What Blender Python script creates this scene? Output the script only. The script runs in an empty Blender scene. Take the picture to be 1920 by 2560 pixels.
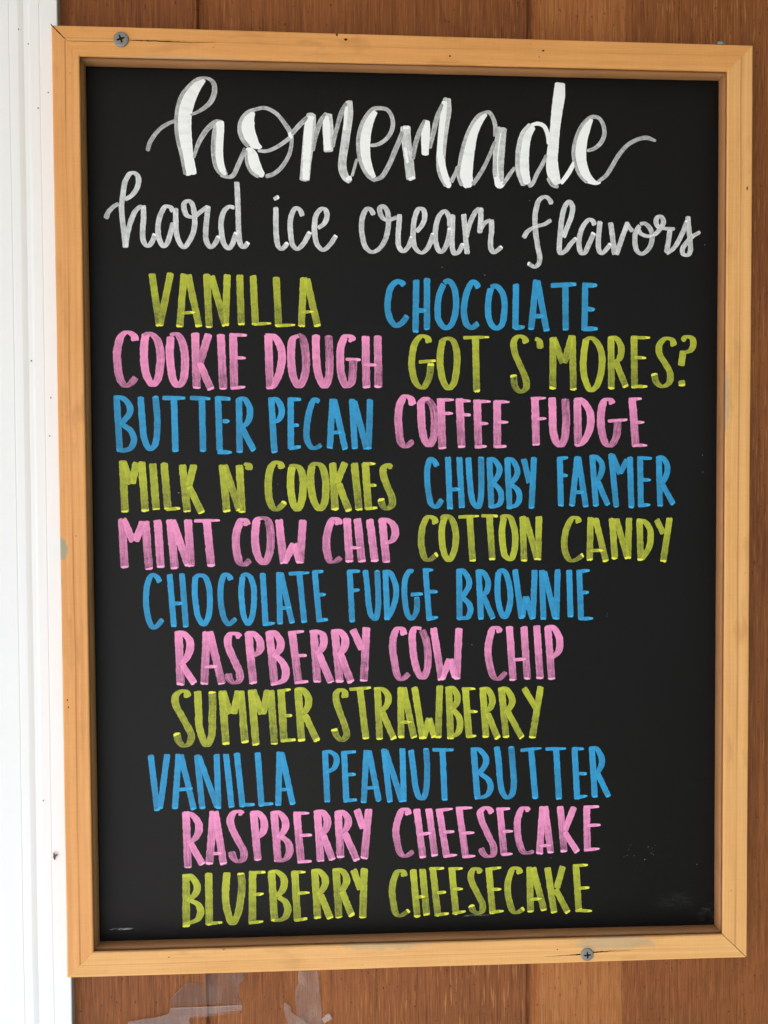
import bpy, math, random
import numpy as np
from mathutils import Matrix, Vector, geometry

random.seed(7)
rng = np.random.default_rng(7)
scene = bpy.context.scene
C = scene.collection
OZ = 1.45                      # height of the board's centre above the ground, metres
WALL_Y = 0.0192                # face of the siding; the frame's front face is y = 0

FLAVORS = [
  ('VANILLA', 'yellow', '''
2.28 1.01 : -160.38,146.94 -156.25,114.63 | -148.92,147.62 -156,114.64
2.28 1.01 : -140.73,147.12 -143.71,113.88 | -138.28,146.49 -131.79,114.2 | -142.63,122.72 -134,123.27
2.28 1.01 : -126.77,147 -125.45,113.74 | -123.9,145.96 -115.54,114.88 | -114.01,146.87 -115.54,114.88
2.28 1.01 : -106.34,146.61 -105.61,115.52
2.28 1.01 : -98.08,146.44 -96.84,115.41 | -98.16,116.06 -86.96,116.71
2.28 1.01 : -83.67,145.58 -82.41,114.5 | -83.23,115.32 -72,115.81
2.28 1.01 : -66.56,145.48 -68.26,114.58 | -64.73,144.67 -58,114.64 | -69.03,123.72 -60.28,124.2
'''),
  ('CHOCOLATE', 'blue', '''
2.11 1.6 : -3.44,140.87 -5.28,142.86 -8.23,143.25 -11.61,140.14 -13.74,132.61 -13.77,124.27 -11.69,118.43 -8.75,115.77 -5.37,117.22 -1.39,122.01
2.11 1.6 : 4.16,144.61 3.56,111.41 | 10.92,145.76 10.84,113.13 | 4.36,125.23 10.7,125.44
2.11 1.6 : 21.57,142.09 18.76,135.37 17.64,126.16 18.31,119.46 22.11,114.7 25.51,115.56 28.49,122.04 29.35,132.11 28.09,139.63 24.71,144.12 21.57,142.76
2.11 1.6 : 43.8,139.76 42.1,142.68 39.98,143.5 37,138.87 34.7,130.47 34.6,122.08 36.55,116.21 39.53,114.72 43.53,117.69
2.11 1.6 : 51.46,139.83 49.92,130.58 50.17,121.34 52.3,116.31 55.29,114.48 58.28,116.35 60.16,123.93 59.98,133.18 57.85,138.62 54.44,141.11 51.46,139.83
2.11 1.6 : 67.66,142.65 67.25,113.87 | 66.4,114.71 73.24,115.43
2.11 1.6 : 80.66,145.29 77.27,113.51 | 81.35,144.7 87.4,112.72 | 78.81,121.95 85.24,122.58
2.11 1.6 : 99.37,141.91 99.61,113.39 | 89.92,141.66 106.42,142.65
2.11 1.6 : 112.27,143.71 111.67,113.29 | 111.85,142.02 119.86,142.09 | 113.18,127 118.53,126.7 | 110.63,114.29 120.3,114.61
'''),
  ('COOKIE DOUGH', 'pink', '''
2.62 1.1 : -171.09,105.24 -171.87,108.36 -175.92,110.65 -179.62,108.32 -182.01,100.08 -182.13,90.19 -180.37,81.12 -177.56,77.49 -174.68,78.65 -170.78,82.79
2.62 1.1 : -164.49,109.64 -165.63,103.45 -165.76,92.72 -164.39,83.64 -160.76,78.11 -157.86,81.18 -155.94,91.11 -156,100.2 -158.38,107.2 -162.44,109.9 -165.73,108.81
2.62 1.1 : -149.35,108.07 -150.02,99.4 -149.4,88.65 -148,81.2 -145.17,77.48 -142.26,80.39 -140.69,88.68 -141.22,100.26 -143.21,106.87 -146.05,109.74 -149.76,108.9
2.62 1.1 : -134.29,110.63 -133.65,75.85 | -125.9,110.1 -131.43,92.03 | -132.09,92.44 -124.58,75.04
2.62 1.1 : -118.47,109.89 -117.14,75.31
2.62 1.1 : -110.79,110.35 -110.27,75.65 | -112.7,109.51 -102.19,109.16 | -109.93,95.18 -102.89,95.04 | -112.58,76.15 -103.46,77
2.62 1.1 : -88.92,109.64 -88.1,75.7 | -90.75,109.47 -85.77,108.83 -81.66,103.03 -80.46,96.38 -82.2,85.55 -86.84,77.21 -90.18,76.53
2.62 1.1 : -69.13,109.34 -73.31,107.23 -74.69,99.74 -74.59,90.58 -73.06,82.25 -70.01,77.41 -67.23,81.43 -65.5,90.61 -66.02,100.61 -67.89,108.09 -70.37,109.75
2.62 1.1 : -59.11,109.81 -59.03,95.64 -57.6,83.96 -53.87,77.28 -51.33,83.14 -50.68,93.17 -50.97,101.51 -51.34,109.43
2.62 1.1 : -36.12,105.76 -37.36,108.42 -40.3,108.91 -43.26,103.22 -43.98,93.2 -42.95,83.17 -40.04,77.48 -37.09,79.84 -36.22,84.86 -35.75,94.9 | -40.62,94.46 -31.14,94.25
2.62 1.1 : -27.96,109.14 -27.6,76.34 | -20.31,109.35 -20.02,76.69 | -29.47,91.16 -21.06,90.94
'''),
  ("GOT S'MORES?", 'yellow', '''
2.28 1.1 : 12.18,105.17 11.08,108.1 7.7,109.34 3.46,105.12 1.15,94.21 1.71,85.82 4.23,79.1 8.04,76.76 11.44,81.64 12.9,87.53 13.16,92.16 | 5.54,92.97 16.56,93.85
2.28 1.1 : 20.82,106.89 19.28,98.48 19.52,88.4 21.2,80.83 24.59,76.2 27.57,79.16 29.71,89.27 29.73,99.37 27.61,106.08 24.22,107.91 19.55,106.21
2.28 1.1 : 41.65,109.1 42.47,73.97 | 33.99,108.39 50.43,108.89
2.28 1.1 : 74.37,105.06 72.82,108.42 69.4,109.5 66.4,106.28 66.83,99.53 70.69,90.26 74.13,81.82 74.13,76.74 70.7,74.36 67.27,77.57 65.98,85.34
2.28 1.1 : 80.11,108.21 82.68,106.36 83.29,101.72
2.28 1.1 : 91.53,109.11 91.33,75.76 | 91.7,108.95 97.76,92.48 | 103.75,110.28 98.62,92.48 | 103.92,110.28 104.7,75.28
2.28 1.1 : 112.81,107.79 111.37,98.04 111.14,88.71 112.89,80.22 115.93,75.3 119.39,77.69 122.39,86.2 123.22,96.39 121.03,104.02 116.26,108.65 111.95,106.94
2.28 1.1 : 128.97,109.57 129.36,76.01 | 127.07,108.46 131.4,108.99 134.44,105.78 135.76,101.54 134.48,95.59 131.03,93.03 | 132.33,93.03 138.9,77.31
2.28 1.1 : 143.97,110.24 144.38,76.73 | 142.5,109.05 154.4,109.03 | 144.03,96.48 151.86,96.08 | 143.25,77.75 152.82,77.94
2.28 1.1 : 170.12,103.83 168.79,107.65 164.42,108.48 160.52,104.21 160.55,99.1 164.51,92.3 167.6,86.34 167.02,80.36 162.85,77.96 158.91,80.34 156.96,86.31
2.28 1.1 : 175.34,107.26 178.38,109.83 181.88,108.57 182.78,105.17 181.06,101.32 177.13,99.6 | 176.07,100.87 174.82,91.06 | 175.06,81.92 175.43,77.99
'''),
  ('BUTTER PECAN', 'blue', '''
2.11 1.44 : -183.02,71.61 -181.49,37.26 | -184.6,69.96 -180.1,70.21 -175.65,66.25 -174.89,61.29 -178.23,56.32 -181.13,53.42 | -179.49,53.42 -174.62,49.69 -172.65,43.89 -174.76,38.91 -178.87,37.42 -183.37,37.93
2.11 1.44 : -168.23,70.81 -167.34,55.49 -166.09,43.88 -162.87,38.31 -159.96,40.55 -158.39,48.86 -158.27,59.64 -159.2,71.24
2.11 1.44 : -147.72,69.6 -147.09,36.38 | -154.87,70.01 -140.72,70.03
2.11 1.44 : -130.42,68.8 -130.08,36.35 | -137.83,70.04 -125.21,69.64
2.11 1.44 : -120.49,70.9 -119.73,37.17 | -121.9,70.06 -112.64,69.49 | -117.74,55.5 -113.43,55.67 | -121.23,36.33 -112.11,36.15
2.11 1.44 : -107.5,70.09 -107.3,35.73 | -108.5,69.25 -104.35,69.51 -101.07,64.68 -100.7,59.68 -102.4,54.67 -105.75,52.17 | -106.16,52.17 -98.39,37.13
2.11 1.27 : -87.31,70.37 -85.66,35.69 | -88.16,68.87 -84.41,69.37 -81.27,64.7 -80.97,60.53 -82.83,56.52 -87.85,54.51
2.11 1.27 : -75.23,70.56 -75.29,37.94 | -76.49,69.3 -68.81,69.31 | -74.93,53.01 -70.17,53.17 | -76.71,38.36 -69.01,39.6
2.11 1.27 : -57.28,67.66 -60.2,69.33 -62.74,64.72 -64.63,56.35 -65.53,47.14 -64.56,42.11 -61.65,38.75 -58.71,39.17 -56.18,40.85
2.11 1.27 : -48.89,69.76 -50.91,38.32 | -48.05,69.35 -41.08,37.72 | -49.43,48.39 -43.13,48.64
2.11 1.27 : -36.72,69.62 -35.02,38.05 | -35.46,68.53 -27.61,37.87 | -25.36,69.38 -26.34,37.86
'''),
  ('COFFEE FUDGE', 'pink', '''
2.62 1.1 : 1.66,65.81 0.4,69.84 -2.98,71.35 -5.96,67.31 -7.51,58.9 -7.11,49.64 -5.62,42.05 -3.08,39.69 2.01,43.06
2.62 1.1 : 12.68,68.6 9.72,69.86 7.17,67.33 6.98,61.43 7.63,51.32 9.65,42.88 12.19,40.34 14.75,44.56 15.62,54.69 14.8,63.97 11.84,69.19
2.62 1.1 : 19.48,70.3 20.52,37.8 | 17.78,69.03 27.98,69.21 | 20.74,60.6 27.37,60.61
2.62 1.1 : 31.39,70.06 32.8,38.79 | 29.68,68.88 38.63,68.39 | 32.65,59.77 38.62,59.6
2.62 1.1 : 42.73,69.24 43.56,38.44 | 41.19,68.22 51.44,68.07 | 43.74,54.27 49.89,54.11 | 41.34,39.46 48.86,39.62
2.62 1.1 : 55.54,68.92 55.71,38.42 | 53.58,68.07 63.59,67.83 | 55.29,55.12 62.74,54.96 | 53.57,39.44 61.54,39.69
2.62 1.1 : 79.9,70.4 80.62,40.09 | 77.15,69.97 87.03,70.41 | 80.6,57.08 87.23,57.42
2.62 1.1 : 90.91,70.84 91.36,59.8 91.81,48.75 94.41,41.09 96.57,40.07 99.15,45.35 100,54.71 99.8,63.21 99.53,70
2.62 1.1 : 107.3,69.85 107.81,39.54 | 105.14,69.16 109.03,69.6 114.24,64.07 115.99,58.12 114.71,48.75 109.97,41.5 106.08,40.06
2.62 1.1 : 130.26,66.65 128.52,69.2 125.48,69.2 123.33,64.94 122.49,56.42 123.39,47.89 126.02,41.06 128.63,40.03 132.08,44.47 133.36,50.45 133.34,55.57 | 127.09,55.73 139.86,56.59
2.62 1.1 : 142.84,70.5 145.43,39.32 | 140.67,69.65 149.11,70.09 | 144.66,54.89 150.93,54.97 | 143.85,40.18 152.84,40.17
'''),
  ("MILK N' COOKIES", 'yellow', '''
2.45 1.1 : -179.77,31.04 -178.69,-1.15 | -179.61,30.79 -174.62,16.48 | -171.18,29.94 -174.21,16.48 | -168.13,30.43 -166.2,-0.88
2.45 1.1 : -161.33,29.33 -159.44,0.17
2.45 1.1 : -154.33,29.73 -152.18,0.13 | -153.42,0.55 -144.58,1.18
2.45 1.1 : -142.97,28.62 -140.22,-1.35 | -135.78,28.44 -139.23,15.1 | -139.23,15.1 -131.12,-2.07
2.45 1.1 : -118.15,28.4 -115.6,-1.48 | -117.16,28.14 -107.45,-0.52 | -107.61,28.12 -106.21,-1.78
2.45 1.1 : -104.7,28.78 -101.8,27.94 -102.07,25.01
2.45 1.1 : -80.97,25.79 -82.2,28.9 -84.7,29.74 -87.64,27.07 -89.54,18.69 -89.45,9.46 -87.83,2.74 -84.92,0.04 -81.98,1.87 -79.03,4.97
2.45 1.1 : -74.7,27.04 -75.59,19.48 -75.24,9.4 -73.61,2.67 -71.53,-0.03 -69.41,3.49 -67.93,11.9 -68.04,21.14 -70.1,26.18 -73.44,27.7 -76.37,27.04
2.45 1.1 : -62.13,27.84 -63.01,21.97 -62.65,12.72 -60.6,4.29 -57.27,0.06 -54.73,3.42 -53.41,12.68 -54.2,21.94 -56.26,27.41 -59.61,28.85 -63.4,27.01
2.45 1.1 : -49.11,29.49 -47.77,-0.66 | -41.29,29.64 -46.66,16.44 | -45.4,16.19 -38.92,-1.3
2.45 1.1 : -35.48,29.29 -32.59,-0.74
2.45 1.1 : -28.49,29.45 -26.68,-0.09 | -30.18,28.78 -22.16,28.76 | -26.44,15.11 -21.37,15.09 | -28.62,0.34 -21.01,0.89
2.45 1.1 : -11.77,26.03 -14.13,27.9 -16.84,26.05 -17.11,21.83 -14.61,14.22 -11.67,7.44 -11.85,2.37 -15.08,0.27 -17.61,2.4 -18.87,6.8
'''),
  ('CHUBBY FARMER', 'blue', '''
2.03 1.27 : 17.1,27.06 15.15,30.62 13.02,31.72 11.14,26.82 10.7,19.2 11.69,9.88 13.38,3.09 16.36,1.21 20.2,5.95
2.03 1.27 : 24.09,32.97 25.31,-0.36 | 31.34,32.87 33,0.45 | 25.76,12.2 31.74,12.52
2.03 1.27 : 37.06,32.69 37.73,21.66 39,8.92 40.71,2.96 43.27,1.08 44.99,6.34 45.43,17.39 45.26,33.1
2.03 1.27 : 50.57,32.49 51.85,0.53 | 48.86,31.39 53.14,31.38 56.74,26.7 57,23.3 54.85,19.06 52.28,16.09 | 52.71,16.35 57,12.25 58.29,7.14 57,2.88 53.56,1.37 50.39,1.21
2.03 1.27 : 62.14,32.21 63.62,-0.39 | 60.86,31.37 64.72,31.36 68.16,26.25 68.59,22.42 66.45,18.17 63.87,15.63 | 64.3,15.63 69.03,11.35 69.89,6.23 68.17,2.4 65.16,1.14 62.58,0.47
2.03 1.27 : 72.71,31.77 76.34,16.26 | 79.34,32.78 77.65,-0.2
2.03 1.27 : 95.98,33 96.83,1.15 | 94.43,31.72 101.34,32.39 | 96.18,21.32 101.2,20.79
2.03 1.27 : 107.4,33.23 103.84,1.12 | 107.83,32.98 113.12,0.47 | 106.16,10.18 111.79,10.32
2.03 1.27 : 116.93,34.07 119.64,1.04 | 115.63,32.54 119.1,32.96 123.02,29.1 123.47,24.83 121.75,19.7 119.15,17.57 | 120.45,17.56 127.46,1.69
2.03 1.27 : 129.25,35.07 132.87,0.38 | 129.95,34.22 135.22,21.8 | 139.97,31.2 135.22,22.23 | 141.53,32.91 142.73,-0.27
2.03 1.27 : 148.24,33.16 148.84,0.73 | 146.94,32.05 155.94,31.77 | 149.19,18.07 155.31,17.88 | 147.09,1.42 155.13,1.98
2.03 1.27 : 160.47,32.88 161.52,0.92 | 158.73,31.77 162.23,32.44 165.75,28.15 166.21,23.85 164.49,18.71 162.32,15.71 | 162.76,15.27 170.29,2.17
'''),
  ('MINT COW CHIP', 'pink', '''
2.62 1.1 : -180.63,-4.97 -179.38,-36.19 | -180.22,-5.14 -173.82,-19.36 | -167.51,-6.88 -172.59,-19.37 | -166.27,-6.47 -164.32,-37.41
2.62 1.1 : -158.68,-5.93 -157.04,-36.22
2.62 1.1 : -151.01,-5.72 -148.29,-36.97 | -149.78,-6.15 -139.74,-35.11 | -139.85,-5.79 -138.34,-35.55
2.62 1.1 : -128.27,-6.27 -125.64,-35.66 | -136.14,-6.81 -119.97,-6.49
2.62 1.1 : -102.94,-9.78 -104.17,-6.83 -106.67,-6.56 -109.21,-12.26 -110.27,-18.97 -109.51,-27.38 -107.73,-33.28 -105.24,-34.57 -101.21,-31.66
2.62 1.1 : -92.48,-5.22 -96.24,-6.04 -98.06,-14.01 -97.96,-22.42 -96.19,-30.01 -92.87,-33.83 -89.74,-29.22 -88.42,-19.96 -88.77,-11.55 -90.82,-6.07 -94.98,-4.95
2.62 1.1 : -83.13,-6.11 -80.32,-34.19 | -73.77,-21.33 -80.15,-33.68 | -74.03,-21.33 -69.91,-33.6 | -68.06,-6.45 -70.08,-34.02
2.62 1.1 : -45.12,-9.71 -46.37,-6.75 -48.89,-6.06 -51.87,-11.78 -53.35,-19.37 -52.8,-27.82 -50.73,-32.92 -48.2,-33.11 -44.14,-30.43
2.62 1.1 : -40.29,-5.51 -38.75,-33.69 | -33.71,-5.72 -30.89,-33.76 | -38.87,-24.38 -31.44,-24.35
2.62 1.1 : -25.94,-6.19 -22.67,-33.57
2.62 1.1 : -18.07,-6.06 -15.38,-34.06 | -20.19,-7.07 -16.38,-6.49 -11.3,-9.49 -9.62,-14.59 -11.34,-19.66 -16.44,-21.75
'''),
  ('COTTON CANDY', 'yellow', '''
2.2 1.1 : 16.17,-9.48 15.06,-6.25 11.66,-4.96 8.67,-8.76 6.94,-17.24 7.35,-25.74 9.46,-31.71 12.02,-32.59 17.15,-28.63
2.2 1.1 : 21.89,-5.01 20.17,-12.23 20.15,-20.73 21.85,-29.26 24.4,-32.86 27.4,-28.45 29.13,-19.09 28.28,-11.43 25.73,-5.89 22.32,-4.59 19.75,-6.7
2.2 1.1 : 37.87,-4.68 39.82,-33.84 | 30.69,-5.32 43.95,-4.71
2.2 1.1 : 50.56,-4.75 52.44,-32.92 | 45.41,-4.55 55.97,-4.78
2.2 1.1 : 60.01,-5.65 58.72,-13.32 59.15,-22.72 60.87,-30.42 64.32,-32.59 66.47,-27.9 67.32,-18.5 66.03,-10.81 63.88,-5.68 60.86,-4.64 57.43,-6.07
2.2 1.1 : 72.05,-4.87 72.94,-34.12 | 73.78,-5.9 81.58,-32.73 | 82.58,-4.93 82.01,-33.33
2.2 1.1 : 108.55,-9.52 107.5,-6.61 104.47,-6.33 101.01,-11.88 99.04,-20.43 99.75,-28.16 102.8,-33.5 106.27,-33.36 111.48,-29.97
2.2 1.1 : 116.18,-5.8 115.57,-33.87 | 119.23,-6.41 126.29,-34.65 | 115.38,-27.42 124.52,-27.32
2.2 1.1 : 130.11,-6.48 132.13,-33.14 | 132.72,-6.92 140.51,-32.78 | 141.27,-6.54 140.51,-32.78
2.2 1.1 : 148,-7.01 149.01,-34.14 | 146.26,-7.86 151.07,-8.75 154.59,-13.07 155.49,-18.24 154.22,-25.99 149.88,-32.86
2.2 1.1 : 159.12,-7.5 163.82,-17.01 | 167.88,-6.43 163.65,-35.13
'''),
  ('CHOCOLATE FUDGE BROWNIE', 'blue', '''
1.94 1.27 : -157.64,-45.19 -159.67,-41.65 -162.54,-40.61 -165.07,-44.95 -166.41,-54.16 -165.94,-63.39 -164.13,-70.97 -162.1,-73.69 -159.6,-72.46 -156.25,-68.38
1.94 1.27 : -151.63,-40.04 -149.27,-73.51 | -143.93,-39.69 -141.8,-73.77 | -149.11,-58.71 -143.72,-58.43
1.94 1.27 : -135.67,-41.87 -136.18,-51.11 -135.44,-60.37 -133.86,-67.97 -130.74,-72.05 -128.04,-68.04 -126.69,-57.94 -127.42,-47.83 -129.86,-41.92 -133.17,-41.05 -136.09,-42.28
1.94 1.27 : -113.49,-44.18 -114.88,-41.39 -117.38,-40.77 -119.51,-46.23 -120.16,-53.8 -119.25,-63.08 -117.63,-69.01 -115.16,-72.16 -110.54,-68.5
1.94 1.27 : -106.14,-42.14 -107.04,-49.72 -106.7,-59 -105.52,-67.46 -103.05,-72.05 -100.5,-67.52 -99.17,-57.39 -99.51,-48.11 -101.55,-42.18 -104.04,-40.64 -106.97,-42.13
1.94 1.27 : -93.59,-39.9 -92.01,-73.37 | -93.43,-72.42 -86.13,-71.75
1.94 1.27 : -83.29,-39.4 -82.95,-72.64 | -82.29,-39.83 -75.22,-72.22 | -82.45,-62.4 -75.73,-61.71
1.94 1.27 : -70.54,-39.93 -67.64,-71.72 | -77.26,-40.55 -64.24,-39.99
1.94 1.27 : -60.87,-38.5 -58.12,-71.41 | -62.14,-39.59 -55.4,-39.22 | -58.86,-54.18 -53.8,-53.89 | -59.8,-70.54 -52.63,-69.78
1.94 1.27 : -38.77,-38.35 -37.25,-71.83 | -40.21,-39.36 -32.18,-39.26 | -37.32,-51.69 -32.49,-51.14
1.94 1.27 : -28.79,-38.44 -27.58,-50.51 -26.77,-60.72 -25.11,-67.55 -22.57,-69.88 -20.84,-63.34 -20.79,-50.58 -21.34,-38.68
1.94 1.27 : -16.08,-38.73 -14.93,-70.65 | -17.36,-39.99 -13.54,-40.02 -10.16,-46.43 -9.16,-52.4 -10.21,-59.2 -13.64,-67.68 -15.77,-69.36
1.94 1.27 : 1.77,-40.16 -0.35,-39.29 -2.92,-43.1 -4.05,-50.75 -3.4,-60.13 -1.72,-67.82 0.41,-69.98 2.97,-67.02 4.1,-61.06 3.86,-55.94 | 0.03,-54.62 7.87,-54.11
1.94 1.27 : 9.45,-37.93 11.93,-71.14 | 7.74,-38.94 14.57,-39 | 11.55,-52.78 17.35,-52.84 | 10.22,-70.52 17.49,-69.16
2.03 1.27 : 31.07,-38.29 31.37,-70.95 | 29.53,-39.55 33.38,-39.59 37.23,-45.18 37.23,-49.45 35.08,-53.7 32.67,-56.67 | 33.36,-56.68 37.64,-61.43 38.24,-65.72 36.35,-69.55 33.34,-69.94 29.91,-70.33
2.03 1.27 : 43.5,-39 45.2,-71.11 | 41.96,-40.09 45.82,-40.13 49.25,-45.29 49.68,-49.57 48.39,-53.41 45.38,-55.95 | 46.67,-55.96 53.12,-70.86
2.03 1.27 : 56.39,-40.65 55.71,-49.63 56.14,-58.2 57.86,-65.94 60.45,-69.75 62.6,-65.99 64.15,-56.57 63.03,-47.13 60.87,-41.12 58.72,-39.39 55.71,-41.07
2.03 1.27 : 67.08,-39.03 71.41,-70.82 | 74.25,-56.25 71.67,-69.96 | 74.25,-56.51 78.59,-71.34 | 79.86,-39.4 78.59,-70.91
2.03 1.27 : 84.44,-39.61 85.53,-71.59 | 85.91,-40.31 93.33,-71.08 | 94.74,-39.28 93.94,-71.52
2.03 1.27 : 102.21,-39.51 103.15,-70.33
2.03 1.27 : 108.72,-39.83 110.03,-71.88 | 107.42,-40.85 115.59,-40.06 | 109.81,-54.64 115.03,-54.09 | 108.98,-71.26 117.87,-71.11
'''),
  ('RASPBERRY COW CHIP', 'pink', '''
2.62 1.1 : -146.56,-75.99 -145.51,-110.43 | -148.89,-77.05 -144.33,-77.11 -139.81,-81.81 -139.45,-87.29 -142.01,-93.59 -146.2,-97.33 | -144.95,-96.92 -136.77,-109.56
2.62 1.1 : -128.95,-76.46 -130.78,-110.25 | -127.29,-76.48 -119.68,-110.17 | -130.84,-98.99 -122.5,-98.69
2.62 1.1 : -108.14,-80.7 -110.21,-78.39 -113.97,-78.34 -115.84,-82.12 -114.89,-88.05 -110.79,-97.42 -108.5,-103.39 -108.79,-107.63 -112.15,-109.27 -115.06,-106.68 -115.69,-103.28
2.62 1.1 : -102.93,-77.21 -100.02,-110.31 | -104.77,-78.04 -100.59,-77.67 -96.43,-81.53 -95.21,-85.78 -96.5,-90 -101.55,-92.9
2.62 1.1 : -89.69,-76.96 -86.6,-111.37 | -91.8,-78.2 -87.18,-77.41 -83.02,-82.55 -82.63,-86.37 -84.34,-90.17 -88.14,-93.09 | -86.45,-92.01 -81.45,-97 -79.39,-102.98 -80.68,-107.64 -84.06,-109.71 -88.69,-110.07
2.62 1.1 : -75.42,-77.56 -71.44,-110.59 | -77.95,-77.95 -67.85,-77.23 | -71.74,-92.64 -66.09,-92.55 | -73.96,-109.87 -65.27,-109.16
2.62 1.1 : -61.78,-76.46 -59.62,-109.93 | -64.48,-77.7 -60.26,-77.33 -56.06,-79.51 -55.41,-84.62 -56.96,-88.85 -60.77,-91.77 | -58.66,-91.38 -50.74,-110.24
2.62 1.1 : -48.44,-76.63 -45.41,-110.15 | -50.56,-77.45 -45.91,-77.08 -42.12,-81.39 -41.72,-85.65 -43.44,-89.89 -47.26,-92.39 | -45.14,-91.57 -38.03,-110.44
2.62 1.1 : -37.02,-76.34 -31.14,-89.2 | -28.28,-74.92 -30.13,-109.88
2.45 1.1 : -4.15,-80.34 -5.58,-76.74 -8.14,-76.02 -10.71,-80.09 -11.58,-87.76 -10.51,-97.18 -8.41,-106.63 -6.11,-108.72 -1.15,-105.19
2.45 1.1 : 6.79,-76.46 2.95,-75.99 1.06,-79.38 1.04,-86.22 2.29,-96.51 4.83,-105.11 7.56,-108.07 10.14,-103.48 11.02,-93.21 9.76,-83.77 7.21,-77.32
2.45 1.1 : 14.48,-75.96 19.72,-109.81 | 25.15,-95.98 19.73,-108.77 | 25.15,-95.98 28.57,-108.05 | 30.93,-76.34 29.43,-109.36
2.45 1.1 : 57.6,-79.42 55.7,-76.64 53.12,-76.78 50.53,-83.45 49.67,-92.03 50.96,-101.51 53.54,-108.44 56.13,-109.51 61.58,-105.37
2.45 1.1 : 63.47,-75.45 65.9,-110.79 | 72.8,-75.82 75.17,-110.07 | 65.64,-97.25 74.29,-96.85
2.45 1.1 : 81.2,-75.24 83.41,-109.94
2.45 1.1 : 88.39,-76.19 90.97,-110.49 | 86.4,-77.02 91.17,-76.22 95.09,-81.44 96.23,-86.63 95.11,-92.66 90.34,-96.48
'''),
  ('SUMMER STRAWBERRY', 'yellow', '''
2.45 1.1 : -141.02,-118.12 -142.23,-114.72 -144.72,-114.08 -148.49,-116.73 -148.96,-121.8 -145.3,-129.48 -141.22,-137.19 -139.19,-142.32 -140.49,-147.39 -143.84,-148.85 -147.13,-145.56 -148.33,-140.45
2.45 1.1 : -134.98,-114.24 -134.59,-124.59 -133.73,-139.02 -129.66,-148.87 -126.68,-143.4 -125.98,-131.52 -125.65,-123.04 -125.82,-114.56
2.45 1.1 : -119.72,-114.24 -117.53,-148.69 | -119.3,-114.5 -114.84,-129.17 | -109.27,-114.41 -112.75,-129.21 | -108.01,-114.43 -105.53,-147.9
2.45 1.1 : -101.31,-113.94 -98.66,-149.48 | -100.47,-114.13 -94.72,-129.53 | -90.82,-114.28 -94.3,-129.54 | -89.14,-114.31 -87.05,-149.28
2.45 1.1 : -82.58,-114.42 -80.97,-147.69 | -84.94,-115.23 -76.52,-114.09 | -80.43,-130.89 -75.62,-130.81 | -83.07,-146.8 -73.54,-146.3
2.45 1.1 : -71.88,-113.31 -69.83,-147.48 | -73.99,-114.56 -69.77,-113.94 -66,-118.1 -65.19,-122.37 -66.48,-126.62 -69.03,-129.56 | -67.77,-130.44 -59.85,-147.68
2.28 1.1 : -42.32,-120.2 -42.3,-116.35 -44.84,-114.86 -47.39,-116.7 -47.84,-120.96 -45.34,-129.55 -42,-139.03 -41.34,-144.18 -43.74,-147.13 -47.12,-144.93 -49.21,-139.58
2.28 1.1 : -32.53,-113.95 -28.86,-146.82 | -39.33,-114.69 -25.56,-113.8
2.28 1.1 : -21.48,-113.7 -20.08,-147.33 | -23.61,-114.69 -18.93,-114.59 -15.1,-118.08 -14.52,-122.38 -16.42,-126.63 -19.84,-129.14 | -18.56,-129.17 -10.94,-147.34
2.28 1.1 : -6.56,-113.76 -6.41,-146.56 | -4.85,-113.96 1.89,-146.72 | -7.06,-136.41 0.64,-136.21
2.28 1.1 : 2.24,-113.65 7.46,-147.52 | 11.78,-134 7.89,-146.84 | 11.35,-133.99 15.18,-146.55 | 18.52,-113.05 17.33,-147.02
2.28 1.1 : 24.26,-114 25.5,-147.87 | 22.12,-115.26 26.41,-114.64 29.41,-118.82 29.84,-122.7 28.11,-126.54 25.1,-129.07 | 26.82,-128.67 30.68,-133.48 31.54,-138.67 29.81,-144.24 24.21,-146.72
2.28 1.1 : 35.01,-115.46 37.38,-146.97 | 32.6,-115.43 41.47,-115.57 | 36.28,-130.13 42.92,-130.42 | 35.83,-146.51 42.04,-145.94
2.28 1.1 : 46.21,-114.78 48.35,-147.36 | 44.05,-116.04 48.79,-115.69 51.81,-120.05 52.42,-124.37 50.95,-128.23 47.06,-131.18 | 49.22,-131.39 56.13,-148.2
2.28 1.1 : 58.29,-115.41 61.33,-147.69 | 56.13,-116.24 60.89,-115.71 64.35,-120.25 65.39,-124.59 63.49,-128.45 60.02,-131.58 | 62.62,-131.02 71.73,-148.07
2.28 1.1 : 72.83,-115.38 80.83,-129.01 | 83.85,-114.7 78.25,-148.19
'''),
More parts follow.
